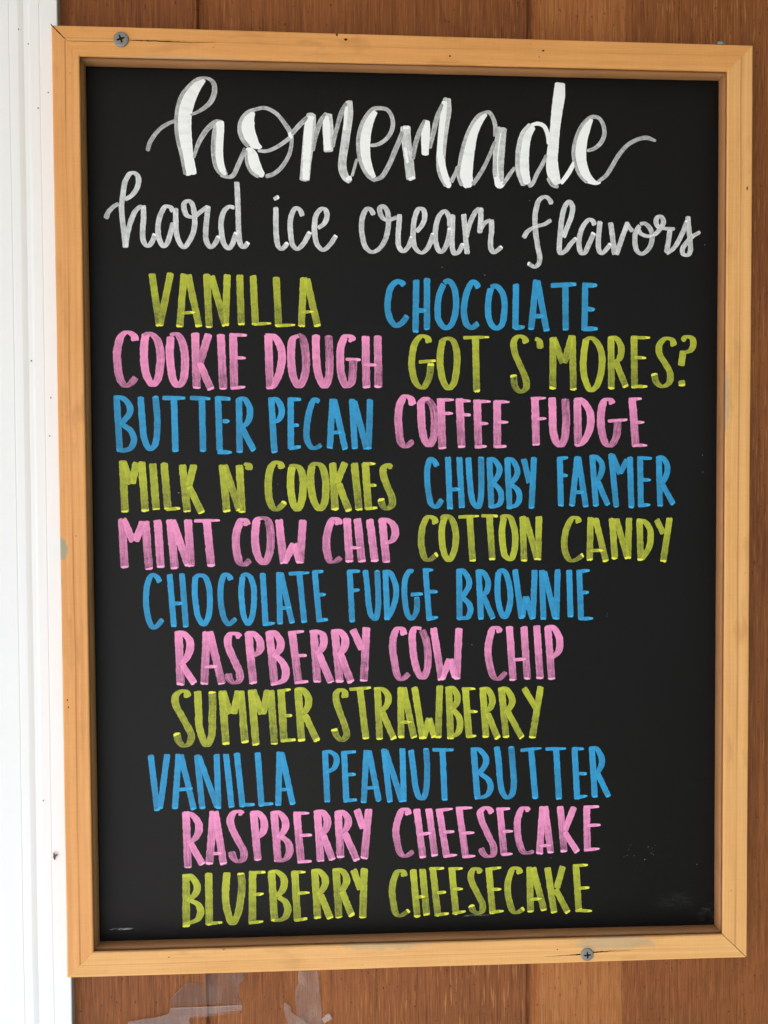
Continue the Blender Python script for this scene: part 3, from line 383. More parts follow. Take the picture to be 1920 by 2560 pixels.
sun_d = bpy.data.lights.new("sun", 'SUN')
sun_d.energy = 4.0
sun_d.angle = math.radians(0.6)
sun_d.color = (1.0, 0.97, 0.93)
sun = bpy.data.objects.new("sun", sun_d)
sun.rotation_euler = sun_dir.to_track_quat('Z', 'Y').to_euler()
sun.location = (-2, -3, 4)
C.objects.link(sun)

scene.cycles.use_denoising = True
scene.view_settings.view_transform = 'Standard'
scene.view_settings.look = 'None'
scene.view_settings.exposure = 1.15
scene.view_settings.gamma = 1.0
scene.view_settings.use_curve_mapping = False

# ------------------------------------------------------------------ node helpers
def srgb(r, g, b):
    f = lambda v: (v / 255 / 12.92) if v / 255 <= 0.04045 else ((v / 255 + 0.055) / 1.055) ** 2.4
    return (f(r), f(g), f(b), 1.0)

class NB:
    """small builder for a material's node tree"""
    def __init__(self, name):
        self.m = bpy.data.materials.new(name)
        self.m.use_nodes = True
        self.t = self.m.node_tree
        self.t.nodes.clear()
        self.out = self.t.nodes.new('ShaderNodeOutputMaterial')
        self.b = self.t.nodes.new('ShaderNodeBsdfPrincipled')
        self.t.links.new(self.b.outputs[0], self.out.inputs['Surface'])
    def put(self, sock, v):
        if isinstance(v, bpy.types.NodeSocket):
            self.t.links.new(v, sock)
        else:
            sock.default_value = v
    def n(self, typ, **kw):
        nd = self.t.nodes.new(typ)
        for k, v in kw.items():
            setattr(nd, k, v)
        return nd
    def coord(self, which='Object'):
        return self.n('ShaderNodeTexCoord').outputs[which]
    def mapping(self, v, scale=(1, 1, 1), loc=(0, 0, 0), rot=(0, 0, 0)):
        nd = self.n('ShaderNodeMapping')
        self.put(nd.inputs['Vector'], v)
        nd.inputs['Scale'].default_value = scale
        nd.inputs['Location'].default_value = loc
        nd.inputs['Rotation'].default_value = rot
        return nd.outputs[0]
    def noise(self, v, scale=1.0, detail=2.0, rough=0.5, dist=0.0):
        nd = self.n('ShaderNodeTexNoise')
        self.put(nd.inputs['Vector'], v)
        nd.inputs['Scale'].default_value = scale
        nd.inputs['Detail'].default_value = detail
        nd.inputs['Roughness'].default_value = rough
        nd.inputs['Distortion'].default_value = dist
        return nd.outputs['Fac']
    def math(self, op, a, b=0.0, c=0.0, clamp=False):
        nd = self.n('ShaderNodeMath', operation=op, use_clamp=clamp)
        self.put(nd.inputs[0], a)
        self.put(nd.inputs[1], b)
        if len(nd.inputs) > 2:
            self.put(nd.inputs[2], c)
        return nd.outputs[0]
    def ramp(self, v, lo, hi, a=0.0, b=1.0):
        nd = self.n('ShaderNodeMapRange', interpolation_type='SMOOTHSTEP')
        self.put(nd.inputs['Value'], v)
        nd.inputs['From Min'].default_value = lo
        nd.inputs['From Max'].default_value = hi
        nd.inputs['To Min'].default_value = a
        nd.inputs['To Max'].default_value = b
        return nd.outputs[0]
    def mix(self, fac, a, b, blend='MIX'):
        nd = self.n('ShaderNodeMix', data_type='RGBA', blend_type=blend)
        self.put(nd.inputs[0], fac)
        self.put(nd.inputs[6], a)
        self.put(nd.inputs[7], b)
        return nd.outputs[2]
    def attr(self, name):
        nd = self.n('ShaderNodeAttribute', attribute_name=name)
        return nd.outputs['Fac']
    def sep(self, v):
        nd = self.n('ShaderNodeSeparateXYZ')
        self.put(nd.inputs[0], v)
        return nd.outputs
    def comb(self, x, y, z):
        nd = self.n('ShaderNodeCombineXYZ')
        for i, q in enumerate((x, y, z)):
            self.put(nd.inputs[i], q)
        return nd.outputs[0]
    def blob(self, v, centre, radii, wob, amount=0.8, lo=0.75, hi=1.0):
        """soft-edged ragged spot, 1 inside and 0 outside; wob is a noise value"""
        s = self.n('ShaderNodeVectorMath', operation='SUBTRACT')
        self.put(s.inputs[0], v)
        s.inputs[1].default_value = centre
        q = self.n('ShaderNodeVectorMath', operation='DIVIDE')
        self.put(q.inputs[0], s.outputs[0])
        q.inputs[1].default_value = radii
        l = self.n('ShaderNodeVectorMath', operation='LENGTH')
        self.put(l.inputs[0], q.outputs[0])
        d = self.math('ADD', l.outputs['Value'], self.math('MULTIPLY', self.math('SUBTRACT', wob, 0.5), amount))
        return self.ramp(d, lo, hi, 1.0, 0.0)
    def bump(self, h, strength=0.3, dist=0.001):
        nd = self.n('ShaderNodeBump')
        nd.inputs['Strength'].default_value = strength
        nd.inputs['Distance'].default_value = dist
        self.put(nd.inputs['Height'], h)
        self.t.links.new(nd.outputs[0], self.b.inputs['Normal'])
    def done(self, col, rough=0.5, spec=0.5, metal=0.0):
        self.put(self.b.inputs['Base Color'], col)
        self.put(self.b.inputs['Roughness'], rough)
        self.put(self.b.inputs['Specular IOR Level'], spec)
        self.put(self.b.inputs['Metallic'], metal)
        return self.m

# ------------------------------------------------------------------ mesh helpers
def mesh_obj(name, verts, faces, mats, parent=None, origin=(0, 0, 0), smooth=False, fmat=None, uv=None):
    me = bpy.data.meshes.new(name)
    o3 = np.array(origin)
    v = np.asarray(verts, float) - o3
    me.from_pydata(v.tolist(), [], [tuple(int(i) for i in f) for f in faces])
    for m in (mats if isinstance(mats, (list, tuple)) else [mats]):
        me.materials.append(m)
    if fmat is not None:
        me.polygons.foreach_set('material_index', np.asarray(fmat, np.int32))
    if uv is not None:
        lay = me.uv_layers.new(name='grain')
        li = np.zeros(len(me.loops), np.int32)
        me.loops.foreach_get('vertex_index', li)
        lay.data.foreach_set('uv', np.asarray(uv, np.float32)[li].ravel())
    if smooth:
        me.polygons.foreach_set('use_smooth', np.ones(len(me.polygons), bool))
    me.update()
    ob = bpy.data.objects.new(name, me)
    C.objects.link(ob)
    if parent is not None:
        ob.parent = parent
    else:
        ob.location = origin
    return ob

def tag(o, label=None, cat=None, kind=None, group=None):
    if label: o['label'] = label
    if cat: o['category'] = cat
    if kind: o['kind'] = kind
    if group: o['group'] = group
    return o

def box(x0, x1, y0, y1, z0, z1):
    v = [(x, y, z) for x in (x0, x1) for y in (y0, y1) for z in (z0, z1)]
    f = [(0, 1, 3, 2), (4, 6, 7, 5), (0, 4, 5, 1), (2, 3, 7, 6), (0, 2, 6, 4), (1, 5, 7, 3)]
    return v, f

def extrude_z(profile, z0, z1, nz=1):
    """closed (x, y) outline run along z"""
    n = len(profile)
    v, f = [], []
    for k in range(nz + 1):
        z = z0 + (z1 - z0) * k / nz
        v += [(x, y, z) for x, y in profile]
    for k in range(nz):
        for i in range(n):
            j = (i + 1) % n
            f.append((k * n + i, k * n + j, (k + 1) * n + j, (k + 1) * n + i))
    f.append(tuple(range(n))[::-1])
    f.append(tuple(range(nz * n, nz * n + n)))
    return v, f

# ------------------------------------------------------------------ materials
def mat_siding():
    k = NB('stained_siding')
    co = k.coord()
    x, y, z = k.sep(co)
    # boards took the stain differently; the soft dip before one groove is painted shade
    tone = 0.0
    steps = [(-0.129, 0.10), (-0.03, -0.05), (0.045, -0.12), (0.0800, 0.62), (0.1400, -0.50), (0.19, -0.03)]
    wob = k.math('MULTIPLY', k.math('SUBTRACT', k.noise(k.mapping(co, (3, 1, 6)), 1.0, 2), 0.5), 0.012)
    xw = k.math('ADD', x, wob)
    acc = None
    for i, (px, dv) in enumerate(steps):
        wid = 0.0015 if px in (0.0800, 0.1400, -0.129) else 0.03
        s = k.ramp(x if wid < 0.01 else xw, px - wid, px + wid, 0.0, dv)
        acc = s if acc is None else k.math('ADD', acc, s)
    cloud = k.noise(k.mapping(co, (14, 1, 6)), 1.0, 4, 0.6)
    grain = k.noise(k.mapping(co, (420, 1, 9), (3, 0, 0)), 1.0, 4, 0.65, 0.2)
    fine = k.noise(k.mapping(co, (1500, 1, 55)), 1.0, 3, 0.6)
    fleck = k.noise(k.mapping(co, (820, 1, 48), (9, 0, 4)), 1.0, 2, 0.5)
    pore = k.noise(k.mapping(co, (520, 1, 260), (5, 0, 2)), 1.0, 2, 0.5)
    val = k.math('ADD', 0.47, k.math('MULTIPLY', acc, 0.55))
    val = k.math('ADD', val, k.math('MULTIPLY', k.math('SUBTRACT', cloud, 0.5), 0.55))
    val = k.math('ADD', val, k.math('MULTIPLY', k.math('SUBTRACT', grain, 0.5), 0.85))
    val = k.math('ADD', val, k.math('MULTIPLY', k.math('SUBTRACT', fine, 0.5), 0.8), clamp=True)
    cr = k.n('ShaderNodeValToRGB')
    k.put(cr.inputs[0], val)
    e = cr.color_ramp.elements
    e[0].position, e[0].color = 0.0, (0.058, 0.0190, 0.0055, 1)
    e[1].position, e[1].color = 1.0, (0.43, 0.172, 0.053, 1)
    q = e.new(0.35); q.color = (0.165, 0.0505, 0.0140, 1)
    q = e.new(0.65); q.color = (0.280, 0.0930, 0.0255, 1)
    col = cr.outputs[0]
    # pale raised fibres and dark pores
    streaky = k.ramp(k.noise(k.mapping(co, (9, 1, 1.2), (2, 0, 7)), 1.0, 2), 0.38, 0.60, 0.25, 1.0)
    col = k.mix(k.math('MULTIPLY', k.ramp(fleck, 0.56, 0.70), k.math('MULTIPLY', streaky, 0.7)), col, (0.43, 0.185, 0.068, 1))
    col = k.mix(k.math('MULTIPLY', k.ramp(pore, 0.63, 0.74), 0.8), col, (0.045, 0.016, 0.008, 1))
    h = k.math('ADD', k.math('MULTIPLY', grain, 0.6), k.math('ADD', k.math('MULTIPLY', fine, 0.5), k.math('MULTIPLY', pore, -0.5)))
    k.bump(h, 0.55, 0.0006)
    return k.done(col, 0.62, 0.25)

def mat_pine(name, light, dark, heart=None, stains=(), seed=0.0, ringy=0.5, speck=0.0):
    """light = pale wood, dark = late wood, heart = (v, width) of a dark line running the length"""
    k = NB(name)
    uv = k.n('ShaderNodeUVMap', uv_map='grain').outputs[0]
    co = k.coord()
    u, v, _ = k.sep(uv)
    low = k.noise(k.mapping(uv, (14, 60, 1), (seed, seed, 0)), 1.0, 3, 0.55)
    warp = k.math('MULTIPLY', k.math('SUBTRACT', k.noise(k.mapping(uv, (5, 8, 1), (seed * 2, 0, 0)), 1.0, 2), 0.5), 0.004)
    vv = k.math('ADD', v, warp)
    rings = k.noise(k.comb(k.math('MULTIPLY', u, 2.2), k.math('MULTIPLY', vv, 520), seed), 1.0, 4, 0.65)
    fib = k.noise(k.comb(k.math('MULTIPLY', u, 60), k.math('MULTIPLY', vv, 3200), seed), 1.0, 2, 0.6)
    cross = k.noise(k.comb(k.math('MULTIPLY', u, 900), k.math('MULTIPLY', vv, 90), seed), 1.0, 2, 0.5)
    f = k.math('MULTIPLY', k.math('SUBTRACT', rings, 0.5), 1.6 * ringy)
    f = k.math('ADD', f, k.math('MULTIPLY', k.math('SUBTRACT', fib, 0.5), 0.8))
    f = k.math('ADD', f, k.math('MULTIPLY', k.math('SUBTRACT', low, 0.5), 0.9))
    f = k.math('ADD', f, k.math('MULTIPLY', k.math('SUBTRACT', cross, 0.5), 0.28))
    f = k.math('ADD', f, 0.38, clamp=True)
    col = k.mix(f, light, dark)
    blot = k.noise(k.mapping(uv, (22, 70, 1), (seed * 3 + 4, 2, 0)), 1.0, 3, 0.6)
    col = k.mix(k.math('MULTIPLY', k.ramp(blot, 0.54, 0.70), 0.45), col, tuple(c * 0.78 for c in dark[:3]) + (1,))
    if heart:
        d = k.math('ABSOLUTE', k.math('SUBTRACT', vv, heart[0]))
        line = k.ramp(d, heart[1] * 0.25, heart[1], 1.0, 0.0)
        brk = k.ramp(k.noise(k.comb(k.math('MULTIPLY', u, 9), 0.0, seed + 3), 1.0, 2), 0.33, 0.6, 0.25, 1.0)
        col = k.mix(k.math('MULTIPLY', k.math('MULTIPLY', line, brk), heart[2]), col, (0.36, 0.135, 0.035, 1))
    # small brown pin marks
    pin = k.noise(k.mapping(uv, (210, 420, 1), (seed, 5, 0)), 1.0, 1, 0.5)
    col = k.mix(k.math('MULTIPLY', k.ramp(pin, 0.76, 0.83), 0.5), col, (0.30, 0.12, 0.04, 1))
    wob = k.noise(k.mapping(co, (160, 160, 160)), 1.0, 3, 0.6)
    for cx, cz, rx, rz, amt, colr in stains:
        s = k.blob(co, (cx / 1000, 0, cz / 1000), (rx / 1000, 0.02, rz / 1000), wob, 1.1, 0.6, 0.95)
        col = k.mix(k.math('MULTIPLY', s, amt), col, colr)
    k.bump(k.math('ADD', k.math('MULTIPLY', rings, 0.5), k.math('MULTIPLY', fib, 0.6)), 0.22, 0.00025)
    return k.done(col, k.ramp(low, 0.3, 0.7, 0.48, 0.62), 0.3)

def mat_panel():
    k = NB('black_chalkboard')
    co = k.coord()
    x, y, z = k.sep(co)
    weave = k.noise(k.mapping(co, (500, 1, 2600)), 1.0, 2, 0.6)
    grit = k.noise(k.mapping(co, (1500, 1, 1500)), 1.0, 3, 0.6)
    cloud = k.noise(k.mapping(co, (6, 1, 5)), 1.0, 3, 0.55)
    v = k.math('ADD', k.math('MULTIPLY', k.math('SUBTRACT', weave, 0.5), 0.5), k.math('MULTIPLY', k.math('SUBTRACT', grit, 0.5), 1.3))
    v = k.math('ADD', v, k.math('ADD', k.math('MULTIPLY', k.math('SUBTRACT', cloud, 0.5), 0.7), 0.45), clamp=True)
    col = k.mix(v, (0.0008, 0.0008, 0.0008, 1), (0.0078, 0.0074, 0.0072, 1))
    wob = k.noise(k.mapping(co, (60, 1, 130), (1, 0, 3)), 1.0, 4, 0.65)
    dust = k.noise(k.mapping(co, (150, 1, 620), (4, 0, 1), (0, 0.3, 0)), 1.0, 4, 0.7)
    sx, sz = MARKS['smudge']
    s = k.blob(co, (sx / 1000, 0, sz / 1000), (0.021, 1, 0.006), wob, 1.6, 0.2, 1.1)
    col = k.mix(k.math('MULTIPLY', s, k.ramp(dust, 0.35, 0.80, 0.0, 0.10)), col, (0.22, 0.21, 0.20, 1))
    sx, sz = MARKS['smudge2']
    s = k.blob(co, (sx / 1000, 0, sz / 1000), (0.008, 1, 0.011), wob, 1.8, 0.3, 1.05)
    col = k.mix(k.math('MULTIPLY', s, k.ramp(dust, 0.45, 0.75, 0.0, 0.18)), col, (0.25, 0.22, 0.18, 1))
    # old scuffs along the lower edge, left
    for key, rx in (('smear', 0.012), ('smear2', 0.012)):
        (ax, az), (bx, bz) = MARKS[key]
        s = k.blob(co, ((ax + bx) / 2000, 0, (az + bz) / 2000), (rx, 1, 0.0007), wob, 0.8, 0.5, 1.0)
        col = k.mix(k.math('MULTIPLY', s, k.ramp(dust, 0.42, 0.62, 0.0, 0.75 if key == 'smear' else 0.3)), col, (0.55, 0.55, 0.55, 1))
    k.bump(k.math('ADD', k.math('MULTIPLY', weave, 0.6), grit), 0.75, 0.00030)
    return k.done(col, 0.34, 0.17)

def mat_paint(name, colour, tint, streak=0.5):
    """liquid chalk marker: film thickness comes with the stroke, bristle streaks run along it"""
    k = NB(name)
    al, ac, cov, pool, sd = (k.attr(n) for n in ('along', 'across', 'cover', 'pool', 'seed'))
    co = k.coord()
    st = k.noise(k.comb(k.math('MULTIPLY', al, 0.10), k.math('MULTIPLY', ac, 3.4), sd), 1.0, 3, 0.65)
    drag = k.noise(k.comb(k.math('MULTIPLY', al, 0.55), k.math('MULTIPLY', ac, 1.3), k.math('ADD', sd, 3.0)), 1.0, 3, 0.6)
    weave = k.noise(k.mapping(co, (420, 1, 2400)), 1.0, 2, 0.6)
    grit = k.noise(k.mapping(co, (1700, 1, 1700)), 1.0, 2, 0.6)
    thin = k.math('SUBTRACT', 1.08, cov)
    e = k.math('ADD', k.math('MULTIPLY', k.math('SUBTRACT', st, 0.5), streak * 1.5), k.math('MULTIPLY', k.math('SUBTRACT', drag, 0.5), 0.70))
    e = k.math('ADD', e, k.math('ADD', k.math('MULTIPLY', k.math('SUBTRACT', weave, 0.5), 0.35), k.math('MULTIPLY', k.math('SUBTRACT', grit, 0.5), 0.35)))
    e = k.math('MULTIPLY', e, k.math('MULTIPLY', thin, 1.5))
    rim = k.math('MULTIPLY', k.ramp(k.math('ABSOLUTE', ac), 0.80, 0.97), 0.10)
    eff = k.math('ADD', k.math('ADD', cov, e), rim)
    # a fresh stroke softens the dry one below it: its border shows as a dull line there
    edge = k.math('MAXIMUM', k.ramp(k.math('ABSOLUTE', ac), 0.66, 0.90), k.ramp(al, 0.75, 0.15))
    eff = k.math('SUBTRACT', eff, k.math('MULTIPLY', k.math('MULTIPLY', edge, k.attr('over')), k.ramp(drag, 0.30, 0.65, 0.12, 0.48)))
    pn = k.noise(k.mapping(co, (900, 1, 900), (2, 0, 5)), 1.0, 3, 0.6)
    pool = k.ramp(k.math('ADD', pool, k.math('MULTIPLY', k.math('SUBTRACT', pn, 0.5), 1.1)), 0.25, 0.85)
    pool = k.math('MULTIPLY', pool, k.ramp(k.attr('pool'), 0.0, 0.25))
    eff = k.math('MAXIMUM', eff, pool, clamp=True)
    col = k.mix(eff, (0.018, 0.018, 0.022, 1), colour)
    thick = k.ramp(pool, 0.25, 0.95)
    col = k.mix(thick, col, tint)
    k.bump(k.math('ADD', k.math('MULTIPLY', pool, 1.0), k.math('MULTIPLY', k.math('ADD', st, grit), 0.25)), 0.5, 0.0003)
    return k.done(col, 0.5, 0.25)

def mat_plain(name, col, rough=0.6, spec=0.3, metal=0.0, vary=0.25, scale=400):
    k = NB(name)
    n = k.noise(k.mapping(k.coord(), (scale,) * 3), 1.0, 3, 0.6)
    c = k.mix(n, tuple(v * (1 - vary) for v in col[:3]) + (1,), tuple(min(1, v * (1 + vary)) for v in col[:3]) + (1,))
    k.bump(n, 0.15, 0.0002)
    return k.done(c, rough, spec, metal)

def mat_trim():
    k = NB('white_trim_paint')
    co = k.coord()
    n = k.noise(k.mapping(co, (60, 60, 3)), 1.0, 3, 0.5)
    g = k.noise(k.mapping(co, (700, 700, 160)), 1.0, 2, 0.5)
    c = k.mix(n, (0.76, 0.77, 0.79, 1), (0.83, 0.84, 0.86, 1))
    c = k.mix(k.math('MULTIPLY', k.ramp(g, 0.70, 0.80), 0.12), c, (0.45, 0.42, 0.40, 1))
    k.bump(k.math('ADD', n, k.math('MULTIPLY', g, 0.3)), 0.10, 0.0004)
    return k.done(c, 0.45, 0.4)

def mat_tape(name, haze, tintc):
    """thin clear film: you see the wood through it, with a milky skin and a soft gloss"""
    k = NB(name)
    co = k.coord()
    n = k.noise(k.mapping(co, (70, 1, 45)), 1.0, 4, 0.6, 0.6)
    wr = k.noise(k.mapping(co, (80, 1, 40), (3, 0, 2)), 1.0, 2, 0.5, 0.6)
    k.bump(k.math('ADD', n, wr), 0.35, 0.0008)
    k.done(tintc, 0.28, 0.5)
    tr = k.n('ShaderNodeBsdfTransparent')
    tr.inputs[0].default_value = (0.93, 0.92, 0.92, 1)
    mx = k.n('ShaderNodeMixShader')
    k.put(mx.inputs[0], k.ramp(n, 0.2, 0.8, haze * 0.75, haze * 1.15))
    k.t.links.new(tr.outputs[0], mx.inputs[1])
    k.t.links.new(k.b.outputs[0], mx.inputs[2])
    gl = k.n('ShaderNodeBsdfGlossy')
    gl.inputs['Roughness'].default_value = 0.14
    m2 = k.n('ShaderNodeMixShader')
    k.put(m2.inputs[0], k.ramp(wr, 0.50, 0.75, 0.0, 0.035))
    k.t.links.new(mx.outputs[0], m2.inputs[1])
    k.t.links.new(gl.outputs[0], m2.inputs[2])
    k.t.links.new(m2.outputs[0], k.out.inputs['Surface'])
    return k.m

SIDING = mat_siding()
PANEL = mat_panel()
TRIM = mat_trim()
DARK = mat_plain('dark_crack', (0.035, 0.014, 0.006, 1), 0.8, 0.1)
STEEL = mat_plain('grey_zinc', (0.235, 0.230, 0.215, 1), 0.45, 0.4, 0.35, 0.18, 900)
RECESS = mat_plain('recess_dark', (0.020, 0.018, 0.016, 1), 0.7, 0.2)  # dark colour inside the screws' cross recess
SPECK = mat_plain('dirt', (0.10, 0.085, 0.08, 1), 0.8, 0.1)
BLUEFLECK = mat_plain('blue_paint_fleck', (0.10, 0.35, 0.40, 1), 0.6, 0.2)
ROOF = mat_plain('added_soffit', (0.55, 0.53, 0.50, 1), 0.7, 0.2, 0, 0.1, 20)  # for the added roof out of view
def mat_ground():
    k = NB('added_bounce_ground')
    co = k.coord()
    x, y, z = k.sep(co)
    n = k.noise(k.mapping(co, (4, 4, 4)), 1.0, 4, 0.6)
    fine = k.noise(k.mapping(co, (60, 60, 60)), 1.0, 3, 0.6)
    pale_side = k.mix(n, (0.50, 0.49, 0.46, 1), (0.62, 0.61, 0.58, 1))
    dark_side = k.mix(fine, (0.030, 0.045, 0.015, 1), (0.075, 0.105, 0.035, 1))
    return k.done(k.mix(k.ramp(x, 0.32, 0.36), pale_side, dark_side), 0.9, 0.1)  # pale left and dark right made up to shape the bounced light
BOUNCE_GROUND = mat_ground()

PAINT = {
    'yellow': mat_paint('yellow_marker', (0.560, 0.600, 0.045, 1), (0.80, 0.79, 0.075, 1), 0.5),
    'blue': mat_paint('blue_marker', (0.030, 0.325, 0.640, 1), (0.040, 0.41, 0.76, 1), 0.55),
    'pink': mat_paint('pink_marker', (0.87, 0.292, 0.555, 1), (0.93, 0.40, 0.66, 1), 1.1),
    'white': mat_paint('white_marker', (0.89, 0.91, 0.94, 1), (0.90, 0.92, 0.95, 1), 0.6),
}

# ------------------------------------------------------------------ ground and wall
v, f = box(-300, 300, -600, 0.3, -0.2, 0.0)
tag(mesh_obj('ground', v, f, BOUNCE_GROUND), kind='structure')  # unseen ground, added to bounce light up at the board

GW, GD = 0.0062, 0.0034        # siding groove width and depth
grooves = [-0.742, -0.539, -0.334, -0.1290, 0.0795, 0.283, 0.486, 0.69]
prof = [(-0.95, 0.06), (-0.95, WALL_Y)]
for g in grooves:
    prof += [(g - GW / 2 - 0.0006, WALL_Y), (g - GW / 2 + 0.0006, WALL_Y + GD), (g + GW / 2 - 0.0006, WALL_Y + GD), (g + GW / 2 + 0.0006, WALL_Y)]
prof += [(0.95, WALL_Y), (0.95, 0.06)]
v, f = extrude_z(prof[::-1], 0.0, 2.55)
v = [(x, y, z - OZ) for x, y, z in v]
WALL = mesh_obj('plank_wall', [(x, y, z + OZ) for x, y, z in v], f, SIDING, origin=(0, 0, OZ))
tag(WALL, 'brown stained grooved plank wall behind the framed menu board', 'wall')
v, f = box(-1.6, 1.6, -ROOF_DEPTH if 'ROOF_DEPTH' in globals() else -1.35, WALL_Y - 0.003, OZ + 0.52, OZ + 0.56)
mesh_obj('added_roof_overhang', v, f, ROOF, WALL, origin=(0, 0, OZ))  # roof out of view, added to shade the board from above

# white trim board, moulded face, its right edge against the frame
TX = -0.2162
TY = 0.0132
tp = [(TX, WALL_Y + 0.0005), (TX, TY + 0.0005), (TX - 0.0004, TY), (TX - 0.0098, TY), (TX - 0.0103, TY + 0.00012), (TX - 0.0109, TY - 0.0001),
      (TX - 0.0160, TY - 0.0001), (TX - 0.0175, TY + 0.00015), (TX - 0.0200, TY + 0.0003), (TX - 0.0216, TY - 0.0002), (TX - 0.0232, TY - 0.0006),
      (TX - 0.0279, TY - 0.0006), (TX - 0.0283, TY - 0.00048), (TX - 0.0289, TY - 0.0007), (TX - 0.062, TY - 0.0007), (TX - 0.064, TY), (TX - 0.11, TY), (TX - 0.11, WALL_Y + 0.0005)]
NZ = 160
v, f = extrude_z(tp, 0.02, OZ + 0.515, NZ)
wx = np.convolve(rng.normal(0, 1, NZ + 31), np.ones(30) / 30, 'valid') * 0.0016
wy = np.convolve(rng.normal(0, 1, NZ + 21), np.ones(20) / 20, 'valid') * 0.00035
v = [(x + (wx[i // len(tp)] if i % len(tp) > 2 else 0), y + (wy[i // len(tp)] if 1 < i % len(tp) < len(tp) - 1 else 0), z) for i, (x, y, z) in enumerate(v)]
fm = [0] * len(f)
for i in range(NZ): fm[i * len(tp)] = 2                       # shade of the right-hand side face put into its colour
def irregular(cx, cz, rx, rz, y, n=9, rough=0.35):
    a0 = random.random() * 6.28
    return [(cx + rx * (1 + random.uniform(-rough, rough)) * math.cos(a0 + 2 * math.pi * i / n), y,
             cz + rz * (1 + random.uniform(-rough, rough)) * math.sin(a0 + 2 * math.pi * i / n)) for i in range(n)]
def add_patch(v, f, fm, pts, idx):
    b = len(v)
    v += pts
    f.append(tuple(range(b, b + len(pts)))[::-1])     # facing -y
    fm.append(idx)
for (mx, mz) in MARKS['dots']:
    add_patch(v, f, fm, irregular(mx / 1000, OZ + mz / 1000, 0.00045, 0.0005, TY - 0.0012), 1)
(mx, mz), (nx, nz) = MARKS['fleck']
add_patch(v, f, fm, irregular(mx / 1000, OZ + mz / 1000, 0.0007, 0.0020, TY - 0.0012, 11, 0.6), 1)
add_patch(v, f, fm, irregular(mx / 1000 + 0.0012, OZ + nz / 1000 + 0.002, 0.0011, 0.0006, TY - 0.0013, 11, 0.7), 1)
T = mesh_obj('trim_board', v, f, [TRIM, SPECK, mat_plain('trim_side_shade', (0.36, 0.335, 0.325, 1), 0.7, 0.2, 0, 0.15, 300)], origin=(TX - 0.05, TY, 0.02), fmat=fm)
tag(T, 'white painted moulded trim board along the left side of the frame', 'trim')

# ------------------------------------------------------------------ the menu board
ROOT_LOC = (0.0, WALL_Y, OZ - 0.2895)
board = bpy.data.objects.new('menu_board', None)
board.location = ROOT_LOC
board.empty_display_size = 0.05
C.objects.link(board)
tag(board, 'black menu board in a pine frame with hand lettered ice cream flavors', 'menu board')
LO = (0, 0, OZ)                # parts are modelled round the board's centre
def part(name, verts, faces, mats, parent, **kw):
    """verts are (x, y, z) about the board's centre, z relative to OZ"""
    ob = mesh_obj(name, verts, faces, mats, None, **kw)
    ob.parent = parent
    if parent is board:
        ob.location = (0, -ROOT_LOC[1], OZ - ROOT_LOC[2])
    return ob

RAILW = 0.0164
PROF = [(0.0, 0.0190), (0.0, 0.0014), (0.012, 0.0006), (0.035, 0.00015), (0.07, 0.0), (0.5, 0.0), (0.955, 0.0), (0.985, 0.0002), (1.0, 0.0008),
        (1.002, 0.0014), (0.93, 0.0018), (0.84, 0.0030), (0.80, 0.0060), (0.80, 0.0190)]
